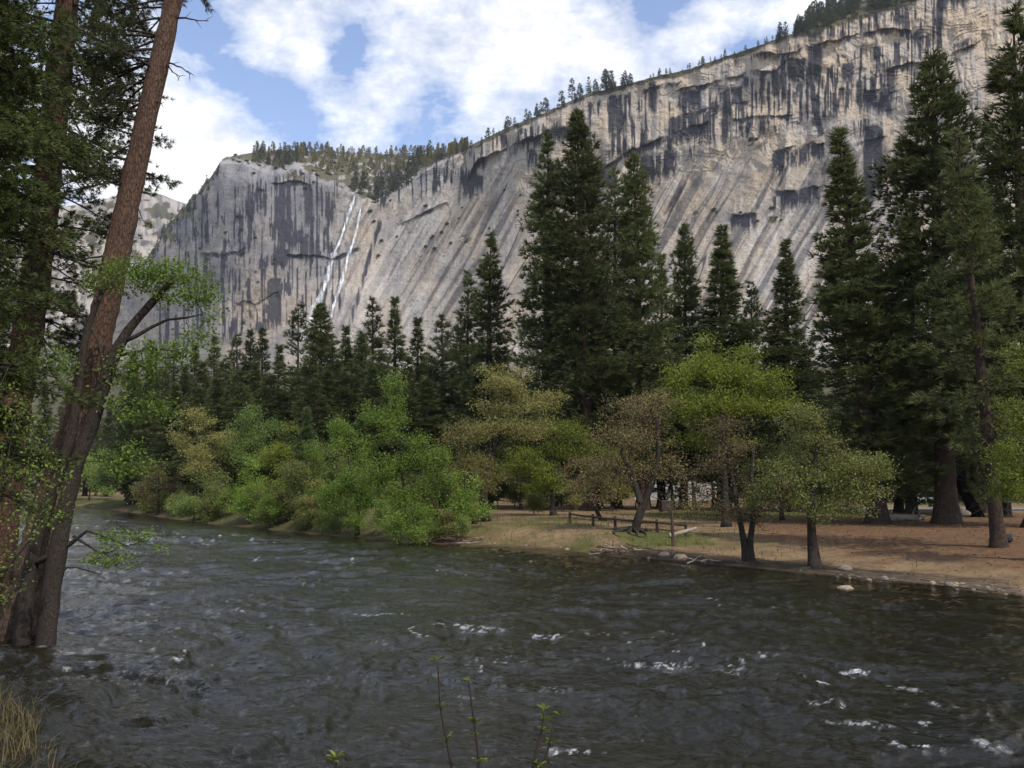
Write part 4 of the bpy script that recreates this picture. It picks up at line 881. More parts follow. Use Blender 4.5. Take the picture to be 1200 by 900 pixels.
B('oak_tree', 'yellow green bushy oak at the upstream end of the bank', 214, 232, 112, [(228, 500, 26, 22), (248, 520, 26, 24), (210, 515, 18, 24), (232, 545, 34, 24)], L_GOLD, BARK_GREY, 24, .24, 340, [[(232, 575), (231, 540), (230, 500)]], .2, sig=.5)
B('oak_tree', 'soft olive green tree at the water edge between the slender tree and the cottonwoods', 215, 344, 82, [(345, 560, 24, 26), (335, 585, 22, 20), (358, 590, 22, 20)], L_OLIVE, BARK_GREY, 22, .19, 280, [[(343, 605), (344, 585), (345, 555)]], .12, sig=.38)
B('oak_tree', 'grey brown half bare tree low on the upstream bank', 216, 186, 118, [(186, 560, 24, 22), (175, 580, 20, 16), (204, 575, 20, 18)], L_RUST, BARK_GREY, 12, .24, 260, [[(186, 590), (186, 570), (186, 550)]], .16, sig=.5)
B('willow_shrub', 'pale willow bush leaning over the water at the upstream bank', 217, 228, 100, [(224, 590, 20, 13), (240, 598, 15, 10), (208, 597, 14, 9)], L_WILLOW, BARK_GREY, 22, .2, 200, [[(228, 603), (227, 596), (226, 588)]], .06, sig=.4)
B('willow_shrub', 'feathery half leafless willow with thin pale stems near the upstream bank', 218, 252, 104, [(246, 560, 18, 24), (258, 575, 14, 18)], L_WILLOW, BARK_GREY, 6, .2, 200, [[(252, 600), (248, 575), (244, 548)], [(254, 600), (258, 575), (262, 555)]], .07, sig=.45)
B('oak_tree', 'light green leafy tree at the right edge of the view beside the clearing', 219, 1232, 39, [(1200, 480, 30, 44), (1192, 540, 30, 40), (1212, 430, 30, 34), (1188, 575, 24, 18)], L_LIME, BARK_GREY, 18, .13, 380, [[(1215, 600), (1210, 540), (1205, 480)]], .2, sig=.3)
B('oak_tree', 'dark leaning trunk with a small brown crown behind the split rail fence', 220, 712, 68, [(690, 570, 30, 24), (675, 550, 24, 24), (705, 548, 26, 22)], L_RUST, BARK_GREY, 12, .17, 240, [[(706, 612), (698, 596), (690, 575)]], .26, sig=.38)
B('oak_tree', 'shaded olive oak behind the golden oak and the fence', 221, 610, 96, [(600, 545, 30, 26), (575, 550, 30, 28), (620, 525, 26, 24)], L_OLIVE, BARK_GREY, 18, .24, 260, [[(610, 585), (606, 560), (602, 535)]], .18, sig=.5)
B('oak_tree', 'dim green tree in the gap behind the rounded and the slender upstream trees', 222, 270, 120, [(268, 545, 24, 30), (262, 575, 24, 20), (282, 560, 22, 24)], L_OLIVE, BARK_GREY, 22, .27, 260, [[(270, 585), (269, 560), (268, 535)]], .16, sig=.55)
B('oak_tree', 'dark green tree closing the view at the far river bend', 223, 148, 170, [(140, 530, 24, 26), (160, 545, 22, 26), (120, 550, 24, 24)], L_WILLOW, BARK_GREY, 22, .34, 240, [[(148, 580), (146, 560), (144, 530)]], .2, sig=.8)
B('oak_tree', 'low leafy tree beyond the river bend, seen between the leaning trunks', 224, 105, 190, [(105, 545, 22, 26), (85, 555, 22, 22), (122, 570, 18, 14)], L_WILLOW, BARK_GREY, 22, .38, 220, [[(105, 582), (105, 565), (105, 540)]], .2, sig=.9)
B('oak_tree', 'broad green tree behind the lower cottonwood', 225, 380, 98, [(380, 530, 28, 26), (362, 560, 26, 30), (395, 560, 24, 26)], L_WILLOW, BARK_GREY, 22, .22, 280, [[(380, 590), (380, 560), (380, 525)]], .16, sig=.5)
B('oak_tree', 'olive tree in the shade behind the forked oak', 226, 915, 70, [(905, 540, 34, 34), (930, 560, 30, 28), (890, 560, 30, 26)], L_OLIVE, BARK_GREY, 18, .18, 280, [[(915, 590), (912, 565), (908, 530)]], .16, sig=.42)
for i_, (uu_, yb_, vv_) in enumerate([(772, 100, 540), (788, 96, 535), (803, 103, 530), (813, 98, 545), (836, 101, 540), (760, 104, 530)]):
    B('oak_tree', 'slim dark trunk with a thin drab crown, one of those screening the parked campers', 240 + i_, uu_, yb_, [(uu_ - 4, vv_, 18, 18), (uu_ + 8, vv_ + 6, 16, 14)], L_OLIVE, BARK_GREY, 12, .2, 70, [[(uu_, 580), (uu_ - 2, 560), (uu_ + 2, 540)]], .22, sig=.45, group='slim trunks before the campers')
B('shrub', 'green understorey bush beside the pale trunk behind the fence', 227, 625, 80, [(622, 585, 14, 10), (632, 592, 10, 7)], L_OLIVE, BARK_GREY, 22, .17, 110, [[(625, 597), (624, 590)]], .04, sig=.35, cat='bush', group=None)


# ------------------------------------------------------------------ undergrowth of the far bank: bushes with trunks hidden
def shrub_proto(seed, mat, r=1.5):
    rng = np.random.default_rng(seed); lobes = ellipse_lobes(rng, np.array([0, 0, r * 1.2]), np.array([r * .8, r * .8, r * 1.15]), 8)
    st = [(np.array([[0, 0, -.2], [rng.normal() * .2, rng.normal() * .2, r * .6], [rng.normal() * .4, rng.normal() * .4, r * 1.2]]), np.array([.05, .035, .015]))]
    wood, tips, allp = grow(seed, st, lobes, 130, twig=.008); cr = MB(); leafs(cr, tips, 24, (.22, .22, .2), .13, rng, .6); leafs(cr, allp[::3], 4, (.2, .2, .2), .12, rng, .5)
    return wood.build('stems', BARK_GREY, link=False).data, cr.build('foliage', mat, attr='tint', link=False).data


SH = [shrub_proto(301, L_OLIVE), shrub_proto(302, L_COTTON), shrub_proto(303, L_GOLD), shrub_proto(304, L_WILLOW), shrub_proto(305, NEEDLE_B)]


def put_shrub(i, x, y, sc, label, group):
    o = thing('bank_shrub', label, 'shrub', (x, y, gz(x, y) - .05), rngP.uniform(0, 6.28), group); o.scale = (sc * rngP.uniform(.85, 1.15), sc, sc * rngP.uniform(.8, 1.2))
    for nm, me in zip(('stems', 'foliage'), SH[i]):
        c = bpy.data.objects.new(nm, me); C.objects.link(c); c.parent = o


n = 0
while n < 40:                                                    # along the upstream water edge
    u = rngP.uniform(165, 562); v = np.interp(u, [150, 190, 250, 340, 440, 500, 562], [599, 605, 613, 622, 630, 636, 639]); p = z0(u, v); q = p + unit(p) * rngP.uniform(-1.2, 2.8) * (p[1] / 60)
    put_shrub(rngP.choice([0, 1, 3, 2], p=[.35, .25, .25, .15]), q[0], q[1], rngP.uniform(.55, 1.15) * p[1] / 75, 'leafy shrub crowding the upstream water edge under the bank trees', 'shrubs on the upstream water edge'); n += 1
n = 0
while n < 60:                                                    # behind the clearing, below the dark conifers
    Yb = rngP.uniform(84, 130); u = rngP.uniform(150, 1000); b = P(u, 570, Yb)
    if float(shore_d(np.array([b[0]]), np.array([b[1]]))[0][0]) < 12 or 735 < u < 850 and Yb < 118: continue
    put_shrub(rngP.choice([0, 4, 2]), b[0], b[1], rngP.uniform(.9, 1.9), 'dull green undergrowth bush in the shade behind the bank trees', 'undergrowth in the shade'); n += 1

# ------------------------------------------------------------------ the big trees at the left, standing in the flooded edge
RN = np.random.default_rng(404)


def bough(wood, acc, start, d, L, droop=.25, r=.03, dens=1.0, up=.12, l2k=.45):
    """one bough with side twigs; needle tufts are collected in acc"""
    d = unit(np.asarray(d, float)); side = unit(np.cross(d, [0, 0, 1.0])); tt = np.linspace(0, 1, 7)[:, None]
    pts = np.asarray(start) + d * L * tt + np.array([0, 0, 1.]) * (-droop * L * tt ** 1.6 + up * L * tt ** 4) + side * (RN.normal() * .12 * L) * tt ** 2
    wood.tube(pts, np.linspace(r, .006, 7), 5, cap=False)
    n = max(4, int(L * 8 * dens))
    for q in RN.uniform(.22, 1.0, n):
        i = q * 6; j = min(5, int(i)); p = pts[j] + (pts[j + 1] - pts[j]) * (i - j); sg = RN.choice([-1, 1])
        dd = unit(d * RN.uniform(.35, .9) + side * sg * RN.uniform(.3, 1) + np.array([0, 0, RN.normal() * .22 - .05])); l2 = L * l2k * (1 - q) * RN.uniform(.5, 1.1) + RN.uniform(.15, .35)
        tw = p + dd * l2 * np.linspace(0, 1, 4)[:, None] + np.array([0, 0, -.12 * l2]) * (np.linspace(0, 1, 4)[:, None] ** 2); wood.tube(tw, np.linspace(.008, .003, 4), 3, cap=False)
        m = max(2, int(l2 / .13)); f = RN.uniform(.25, 1.0, m)[:, None]
        acc[0].append(p + dd * l2 * f + RN.normal(size=(m, 3)) * .05); acc[1].append(np.tile(dd, (m, 1)) + np.array([0, 0, .15])); acc[2].append(np.clip(RN.uniform(.1, .7) + .3 * f[:, 0], 0, 1))


def near_trunk(line, Yb, widths, sides=26):
    L = np.array(line, float); pts = P(L[:, 0], L[:, 1], Yb); q = np.linspace(0, len(L) - 1, 110); pts = np.stack([np.interp(q, np.arange(len(L)), pts[:, i]) for i in range(3)], -1)
    for _ in range(4): pts[1:-1] = (pts[:-2] + 2 * pts[1:-1] + pts[2:]) / 4
    rad = np.interp(q, np.arange(len(L)), np.asarray(widths, float) / 2 * Yb / FPX); return pts, rad


def build_near(name, label, cat, pts, rad, bark, boughs, needle, nl, nw, k, dead=(), knots=0):
    org = pts[0].copy(); o = thing(name, label, cat, org); wd = MB(); wd.tube(pts - org, rad * (1 + .05 * RN.normal(size=len(rad))), 26, rough=.035, rng=RN); limbs = MB(); acc = ([], [], [])
    for (s, d, L, dr, de) in boughs: bough(limbs, acc, s - org, d, L, dr, r=.018 + .008 * L, dens=de)
    for (s, d, L) in dead:
        tt = np.linspace(0, 1, 9)[:, None]; d = unit(np.asarray(d, float)); pp = s - org + d * L * tt + RN.normal(size=(9, 3)) * .035 * L * tt + np.array([0, 0, -.18 * L]) * tt ** 2; limbs.tube(pp, np.linspace(.035, .007, 9), 6, cap=False)
        for j in (3, 5, 6, 7):
            e = unit(d + RN.normal(size=3) * .7); limbs.tube(pp[j] + e * L * .22 * np.linspace(0, 1, 4)[:, None] + np.array([0, 0, -.05]) * np.linspace(0, 1, 4)[:, None] ** 2, np.linspace(.012, .004, 4), 4, cap=False)
    wd.build('trunk', bark, o, smooth=True); limbs.build('branches', BARK_GREY, o, smooth=True)
    if boughs:
        cr = MB(); spikes(cr, np.concatenate(acc[0]), np.concatenate(acc[1]), nl, nw, k, RN, .75, np.concatenate(acc[2])); cr.build('crown', needle, o, attr='tint')
    return o


def on_line(pts, v):                          # point of a trunk at a photo height
    y = pts[:, 1]; d = pts - np.array([0, 0, EYE]); fwd = d[:, 1] * math.cos(PITCH) + d[:, 2] * math.sin(PITCH); upc = -d[:, 1] * math.sin(PITCH) + d[:, 2] * math.cos(PITCH)
    return pts[int(np.argmin(np.abs(450 - FPX * upc / fwd - v)))]


# leaning orange-barked pine
pts, rad = near_trunk([(16, 790), (25, 745), (38, 680), (55, 605), (75, 540), (95, 480), (112, 410), (128, 340), (141, 280), (158, 200), (178, 110), (201, 12), (214, -60), (250, -260), (270, -420)], 22.5, [84, 60, 44, 38, 34, 33, 31, 30, 28.5, 26, 24, 21.5, 19, 11, 3])
bo = []
for i in range(62):
    v = RN.uniform(-330, 150) if i < 50 else RN.uniform(60, 225); s = on_line(pts, v); az = RN.normal(math.pi, .75) if RN.uniform() < .86 and v > -60 else RN.uniform(0, 6.28)
    L = RN.uniform(2.0, 3.6) if v < 60 else RN.uniform(1.4, 3.0)
    if math.cos(az) > 0 and v > -60: L *= .35
    bo.append((s, (math.cos(az), math.sin(az) * .8, RN.uniform(-.15, .3)), L, RN.uniform(.2, .5), .9))
dead = [(on_line(pts, 20), (1, -.2, -.05), 1.25), (on_line(pts, 72), (1, .1, -.25), .95), (on_line(pts, 76), (1, -.3, -.75), .9), (on_line(pts, -50), (1, 0, -.1), 1.5), (on_line(pts, 120), (.8, -.4, -.1), .5), (on_line(pts, 225), (1, 0, -.2), .6), (on_line(pts, 70), (-1, -.2, .05), 2.2), (on_line(pts, 120), (-1, -.3, .05), 1.6), (on_line(pts, 300), (-1, -.3, -.2), 1.8)]
build_near('pine_tree', 'leaning pine with orange bark at the left, its foot in the river', 'pine tree', pts, rad, BARK_PINE, bo, NEAR_NEEDLE, .20, .0085, 16, dead)
# the second pine behind it
pts, rad = near_trunk([(-14, 730), (-6, 680), (3, 600), (15, 500), (28, 420), (40, 340), (52, 250), (61, 160), (71, 70), (79, 0), (88, -80), (110, -260), (125, -420)], 25.5, [44, 40, 36, 34, 33, 32, 31, 30, 28, 26, 22, 13, 3])
bo = []
for i in range(150):
    v = RN.uniform(-380, 400); s = on_line(pts, v); az = RN.uniform(0, 6.28); L = RN.uniform(2.0, 4.2) * (1 if v > -200 else .7) * (.8 if v > 220 else 1)
    bo.append((s, (math.cos(az), math.sin(az), RN.uniform(-.2, .25)), L, RN.uniform(.25, .55), .95))
build_near('pine_tree', 'second pine behind the leaning one, its trunk half veiled by dark drooping boughs', 'pine tree', pts, rad, BARK_DIM, bo, NEAR_NEEDLE, .21, .010, 18, [(on_line(pts, 420), (1, -.5, -.1), 1.5), (on_line(pts, 470), (-1, -.5, .1), 1.2)])
# a fir on the near bank whose boughs hang in from the left edge
pts, rad = near_trunk([(-150, 830), (-148, 600), (-146, 300), (-144, 0), (-142, -300), (-140, -700)], 16.5, [46, 42, 36, 30, 22, 3]); pts[:, 2] = np.where(pts[:, 2] < 0.3, pts[:, 2], pts[:, 2])
bo = []
for i in range(190):
    v = RN.uniform(-260, 520); s = on_line(pts, v); az = RN.normal(.1, .6) if i % 4 else RN.uniform(0, 6.28); L = RN.uniform(2.2, 4.4) * (.75 if v < -80 else 1) * (.8 if v > 420 else 1)
    bo.append((s, (math.cos(az), math.sin(az), RN.uniform(-.25, .05)), L, RN.uniform(.15, .4), 1.15))
build_near('fir_tree', 'green fir hanging its drooping boughs in from the left edge of the view', 'fir tree', pts, rad, BARK_BROWN, bo, FIR_NEEDLE, .15, .012, 16)

# twin-stemmed alder, with its crown arching right
rng = np.random.default_rng(55); Yb = 20.6
def line_px(l): return P(np.array(l, float)[:, 0], np.array(l, float)[:, 1], Yb)
tA = line_px([(22, 800), (24, 771), (30, 705), (35, 660), (52, 598), (72, 550), (86, 505), (92, 450), (98, 405), (106, 372), (120, 340)]); tB = line_px([(50, 800), (52, 769), (58, 699), (70, 637), (79, 578), (92, 536), (110, 489), (122, 450), (130, 425), (138, 405), (152, 384), (168, 364), (188, 345), (205, 325)])
org = tB[0].copy(); s = Yb / FPX
tr = [(tA - org, np.interp(np.linspace(0, 1, len(tA)), [0, .3, 1], [.21, .16, .06])), (tB - org, np.interp(np.linspace(0, 1, len(tB)), [0, .3, .7, 1], [.25, .185, .135, .06])),
      (line_px([(36, 662), (52, 655), (70, 646), (84, 636), (92, 622), (104, 622), (125, 630), (150, 640)]) - org, np.array([.09, .075, .065, .055, .04, .03, .02, .012])),
      (line_px([(86, 628), (104, 640), (120, 650), (140, 643)]) - org, np.array([.035, .025, .018, .010])), (line_px([(60, 690), (80, 662), (100, 668), (118, 673)]) - org, np.array([.03, .022, .016, .010])),
      (line_px([(140, 402), (165, 392), (190, 375), (215, 373), (238, 368)]) - org, np.array([.06, .045, .035, .025, .012])), (line_px([(134, 418), (160, 412), (185, 408), (212, 413)]) - org, np.array([.045, .035, .025, .012])),
      (line_px([(128, 430), (118, 415), (114, 395), (100, 375), (84, 362)]) - org, np.array([.05, .04, .03, .02, .012]))]
lb = []
for (u, v, ru, rv) in [(205, 322, 46, 16), (175, 330, 40, 18), (232, 340, 28, 20), (150, 318, 34, 18), (215, 352, 36, 12), (245, 372, 14, 14), (232, 392, 26, 8), (185, 420, 46, 14), (150, 440, 36, 20), (220, 410, 30, 8), (120, 330, 26, 24), (150, 630, 36, 9), (185, 640, 14, 6), (130, 655, 30, 10), (165, 480, 40, 24), (150, 540, 36, 24), (60, 430, 34, 26)]:
    c = P(u, v, Yb) - org; lb.append((*c, ru * s, min(ru * s, 1.0), rv * s))
wood, tips, allp = grow(56, tr, lb, 560, seg=.28, twig=.0042, upturn=.1)
o = thing('alder_tree', 'twin stemmed dark alder in the river, its leafy top arching right of the leaning pine', 'alder tree', org); wood.build('trunk', BARK_ALDER, o, smooth=True)
cr = MB(); leafs(cr, tips, 16, (.13, .13, .09), .085, rng, .7); leafs(cr, allp[::3], 2, (.12, .12, .08), .08, rng, .6); cr.build('crown', L_ALDER, o, attr='tint')

# a leafy bush between the camera and those trunks, at the left edge
rng = np.random.default_rng(57); Yb = 15.5; org = P(-60, 800, Yb); org[2] = gz(org[0], org[1]) - .05; s = Yb / FPX
tr = [(line_px(l) * 1 - org, np.linspace(.03, .008, len(l))) for l in ([(-60, 800), (-30, 660), (5, 560), (20, 480)], [(-60, 800), (-20, 700), (30, 640), (60, 600)], [(-60, 800), (-40, 620), (-20, 500), (10, 430)])]
lb = [(*(P(u, v, Yb) - org), ru * s, ru * s * .8, rv * s) for (u, v, ru, rv) in [(5, 470, 30, 34), (30, 500, 30, 40), (-10, 690, 40, 30), (20, 540, 36, 40), (40, 600, 40, 34), (0, 640, 40, 40), (-30, 560, 40, 60), (60, 560, 26, 26)]]
wood, tips, allp = grow(58, tr, lb, 230, seg=.25, twig=.0035, upturn=.1)
o = thing('riverside_bush', 'thin leafy bush at the left edge, in front of the tree trunks', 'bush', org); wood.build('stems', BARK_ALDER, o, smooth=True); cr = MB(); leafs(cr, tips, 9, (.11, .11, .08), .065, rng, .7); leafs(cr, allp[::4], 2, (.1, .1, .08), .06, rng, .6); cr.build('foliage', L_ALDER, o, attr='tint')

# dark wall of trees on the left bank further upstream (seen between the trunks)
for i, (u, Yb, hh) in enumerate([(-40, 60, 17), (-95, 52, 18), (10, 175, 26), (45, 190, 26), (70, 215, 27), (100, 225, 27), (125, 220, 26), (-15, 160, 25), (148, 205, 25)]):
    b = P(u, 570, Yb); b[2] = max(gz(b[0], b[1]), 0) - .1; put_conifer((FB, FA)[i % 2], 'fir_tree', b, b + np.array([.3, 0, hh]), hh * .16, 'dark conifer closing the river bend behind the left trunks', 'conifers at the river bend', rot=i)

# ------------------------------------------------------------------ grass
def blades(name, bases, hlo, hhi, wd, mat, rng, lean=.5, kind='stuff', label=None):
    n = len(bases); h = rng.uniform(hlo, hhi, n)[:, None]; az = rng.uniform(0, 6.28, n); d = np.stack([np.cos(az), np.sin(az), 0 * az], -1); sd_ = np.stack([-np.sin(az), np.cos(az), 0 * az], -1) * wd; ln = rng.uniform(.15, 1, n)[:, None] * lean
    m = bases + d * h * ln * .35 + np.array([0, 0, 1]) * h * .6; t_ = bases + d * h * ln + np.array([0, 0, 1]) * h * (1 - .35 * ln)
    V = np.stack([bases - sd_, bases + sd_, m + sd_ * .8, m - sd_ * .8, t_], 1); i = np.arange(n)[:, None] * 5; b = MB(); tint = np.repeat(rng.uniform(0, 1, n), 5)
    b.add(V.reshape(-1, 3), i + np.array([[0, 1, 2, 3]]), tint); b.F[3].append(i + np.array([[3, 2, 4]])); o = b.build(name, mat, attr='tint'); tag(o, label, 'grass', kind=kind); return o


DRY = leafmat('dry_grass', (.10, .08, .032), (.205, .16, .072), (.075, .08, .025), .3, .8); GRS = leafmat('bank_grass', (.06, .085, .02), (.15, .15, .05), (.19, .15, .075), .3, .25)
rng = np.random.default_rng(9); q = np.stack([rng.uniform(-17, -4.5, 26000), rng.uniform(7, 19, 26000)], -1); dn = shore_d(q[:, 0], q[:, 1])[1]; keep = (dn > -.35) & (dn < 3.2) & (fbm(q[:, 0] * .8, q[:, 1] * .8, 3, 200) > -.25); q = q[keep]
blades('dry_grass', np.column_stack([q, hz_(q[:, 0], q[:, 1]) - .03]),   .35, 1.0, .007, DRY, rng, .9, label='tangle of dry golden grass on the near bank at the lower left corner')
N = 60000; q = np.stack([rng.uniform(-60, 40, N), rng.uniform(30, 125, N)], -1); df = shore_d(q[:, 0], q[:, 1])[0]; gi = np.interp(q[:, 0], gx, np.arange(len(gx))).astype(int); gj = np.interp(q[:, 1], gy, np.arange(len(gy))).astype(int)
dens = grassm[gj, gi] + .5 * np.exp(-((df - .8) / .9) ** 2) * (fbm(q[:, 0] * .5, q[:, 1] * .5, 3, 201) > 0) * (q[:, 0] < 12) + .06
q = q[(df > .15) & (rng.uniform(size=N) < dens * .8) & (df < 40)]
blades('bank_grass', np.column_stack([q, hz_(q[:, 0], q[:, 1]) - .02]), .10, .42, .022, GRS, rng, .6, label='thin green and straw grass on the far bank')
# litter of twigs, cones and leaves on the sandy clearing
N = 9000; q = np.stack([rng.uniform(-6, 46, N), rng.uniform(31, 82, N)], -1); df = shore_d(q[:, 0], q[:, 1])[0]; q = q[(df > .3) & (df < 38)]; lm = MB(); cc = np.column_stack([q, hz_(q[:, 0], q[:, 1]) + .015]); leafs(lm, cc, 1, (.02, .02, .004), .15, rng, 6.0)
tag(lm.build('leaf_litter', leafmat('litter', (.05, .03, .02), (.22, .16, .10), None, 0, 1.0), attr='tint'), 'scattered dead leaves, bark and twigs on the far bank', 'leaf litter', kind='stuff')

# ------------------------------------------------------------------ saplings right in front of the camera
def stem_plant(line, Yb, label, leaf_at, seed):
    rng = np.random.default_rng(seed); L = np.array(line, float); pts = P(L[:, 0], L[:, 1], Yb); b = pts[0].copy(); b[1] += .15; b[2] = gz(b[0], b[1]) - .02; pts = np.concatenate([[b], pts]); org = b
    o = thing('sapling', label, 'sapling', org); q = np.linspace(0, len(pts) - 1, 26); sp = np.stack([np.interp(q, np.arange(len(pts)), pts[:, i]) for i in range(3)], -1)
    for _ in range(2): sp[1:-1] = (sp[:-2] + 2 * sp[1:-1] + sp[2:]) / 4
    w_ = MB(); w_.tube(sp - org, np.linspace(.011, .0036, 26), 7); w_.build('stem', STEM, o, smooth=True); lf = MB()
    for (u, v, k) in leaf_at:
        c = P(u, v, Yb) - org
        for j in range(k):
            az = rng.uniform(0, 6.28); d = np.array([math.cos(az), math.sin(az) * .8, rng.uniform(.1, .9)]); d /= np.linalg.norm(d); sd_ = np.cross(d, [0, 0, 1.0]); sd_ /= np.linalg.norm(sd_); l = rng.uniform(.028, .052)
            nrm = np.cross(sd_, d); a0 = c + d * .004
            V = np.array([a0, a0 + d * l * .35 + sd_ * l * .24 + nrm * .004, a0 + d * l * .75 + sd_ * l * .17 + nrm * .003, a0 + d * l - nrm * .006, a0 + d * l * .75 - sd_ * l * .17 + nrm * .003, a0 + d * l * .35 - sd_ * l * .24 + nrm * .004, a0 + d * l * .5 - nrm * .002])
            lf.add(V, [[0, 1, 6], [1, 2, 6], [2, 3, 6], [3, 4, 6], [4, 5, 6], [5, 0, 6]], rng.uniform(0, 1))
    lf.build('leaves', L_SPRIG, o, attr='tint'); return o


STEM = pmat('sapling_bark', (.03, .022, .018), .8); L_SPRIG = leafmat('sapling_leaves', (.07, .10, .016), (.15, .185, .03), None, .4, 5)
stem_plant([(531, 905), (524, 870), (516, 830), (513, 776)], 4.6, 'leftmost tall thin sapling stem with a tuft of leaves at its tip', [(513, 774, 7), (516, 830, 5), (523, 868, 4)], 1)
stem_plant([(563, 905), (558, 860), (553, 825), (549, 797)], 4.5, 'middle thin sapling stem with small paired leaves', [(549, 800, 4), (555, 848, 4), (558, 846, 3), (553, 862, 3), (561, 893, 7)], 2)
stem_plant([(623, 905), (630, 875), (635, 855), (638, 835)], 4.4, 'darkest short sapling, leaning right with bright new leaves', [(638, 832, 5), (638, 845, 5), (640, 855, 5), (625, 899, 5), (634, 897, 5)], 3)
stem_plant([(634, 905), (640, 885), (645, 868), (648, 856)], 4.6, 'faint little sapling stem crossing behind the darkest one', [(648, 872, 5), (656, 838, 4), (646, 858, 3)], 4)
stem_plant([(396, 915), (394, 892)], 4.4, 'sapling of which only the leafy tip pokes up at the bottom edge', [(394, 888, 6), (390, 892, 3)], 5)

# ------------------------------------------------------------------ things of the far bank
WOODM = pmat('weathered_wood', (.085, .058, .04), .9, .15, .6, var=(.05, .036, .028), vscale=5); PALEWOOD = pmat('bleached_wood', (.30, .26, .21), .9, .15, .5, var=(.17, .14, .11), vscale=4)
BURNT = pmat('charred_wood', (.006, .006, .006), .95, .05, .8, vscale=4); STONE = pmat('river_stone', (.20, .175, .145), .9, .2, .5, var=(.11, .095, .08), vscale=2.5); TANSTONE = pmat('tan_stone', (.29, .235, .165), .85, .2, .5, var=(.20, .155, .11), vscale=3)
WHITE = pmat('white_paint', (.56, .56, .55), .4, .5, vscale=1); GLASS = pmat('dark_glass', (.012, .014, .016), .08, .6); RUBBER = pmat('rubber', (.015, .015, .015), .8, .2); BROWNMETAL = pmat('brown_metal', (.045, .028, .02), .5, .4)
REDC = pmat('red_canvas', (.22, .035, .028), .8, .2); GREYC = pmat('grey_canvas', (.24, .25, .27), .8, .2); TANC = pmat('tan_canvas', (.48, .36, .19), .8, .2); YELC = pmat('orange_canvas', (.55, .30, .06), .8, .2); BLACKC = pmat('black_fabric', (.012, .012, .014), .7, .3); TEALC = pmat('teal_fabric', (.02, .16, .14), .6, .3)

f0 = ground(721, 621)
fence = thing('rail_fence', 'brown split rail fence across the grassy bank beside the crooked rust oak', 'fence', f0)
def fence_run(root, pp, hh=.85):
    org = np.array(root.location); tops = []
    for (u, v) in pp:
        g = ground(u, v); b = MB(); z = np.array([-.25, .0, hh * .5, hh, hh + .03]); b.tube(np.stack([0 * z, .03 * z, z], -1) + g - org, [.11, .11, .10, .10, .07], 7, rough=.06, rng=RN); b.build('post', WOODM, root); tops.append(g - org)
    for a, c in zip(tops[:-1], tops[1:]):
        b = MB(); tt = np.linspace(-.04, 1.04, 7)[:, None]; b.tube(a + (c - a) * tt + np.array([0, -.09, hh * .82]) + np.array([0, 0, -.05]) * np.sin(tt * 3.1), .075, 7, rough=.08, rng=RN); b.build('rail', WOODM, root)
fence_run(fence, [(668, 613), (695, 617), (721, 620), (770, 624), (804, 628)])
g = ground(789, 640); b = MB(); z = np.array([-.3, 0, .5, 1.2, 2.0, 2.15]); b.tube(np.stack([-.02 * z, 0 * z, z], -1), [.13, .12, .10, .09, .08, .03], 8, rough=.08, rng=RN); o = b.build('wooden_post', WOODM); o.location = tuple(g); tag(o, 'tall lone dark post at the end of the rail fence near the water', 'post')
g = ground(799, 630); b = MB(); tt = np.linspace(0, 1, 8)[:, None]; b.tube(np.array([-.9, -.5, .14]) + np.array([1.9, .9, .42]) * tt, np.linspace(.13, .10, 8), 9, rough=.06, rng=RN); o = b.build('log', PALEWOOD); o.location = tuple(g); tag(o, 'pale peeled log propped at the end of the rail fence', 'log')

def vehicle_wheels(root, xs, ys, r, w=.22):
    for x in xs:
        for y in ys:
            b = MB(); b.tube(np.array([[x, y - w / 2, r], [x, y + w / 2, r]]), r, 16); wv_ = b.build('wheel', RUBBER, root); c = MB(); sg = -1 if y < 0 else 1; c.tube(np.array([[x, y + sg * w / 2, r], [x, y + sg * (w / 2 + .02), r]]), r * .58, 12); h_ = c.build('rim', GREYC, wv_)


def prism(prof, y0, y1):                       # side profile (x, z) extruded across the vehicle
    n = len(prof); V = np.array([(x, y0, z) for x, z in prof] + [(x, y1, z) for x, z in prof]); b = MB(); b.add(V, [[i, (i + 1) % n, n + (i + 1) % n, n + i] for i in range(n)])
    c0 = np.array([V[:n].mean(0), V[n:].mean(0)]); k = b.n; b.add(c0, np.zeros((0, 3), int)); b.F[3].append(np.array([[k, (i + 1) % n, i] for i in range(n)])); b.F[3].append(np.array([[k + 1, n + i, n + (i + 1) % n] for i in range(n)])); return b


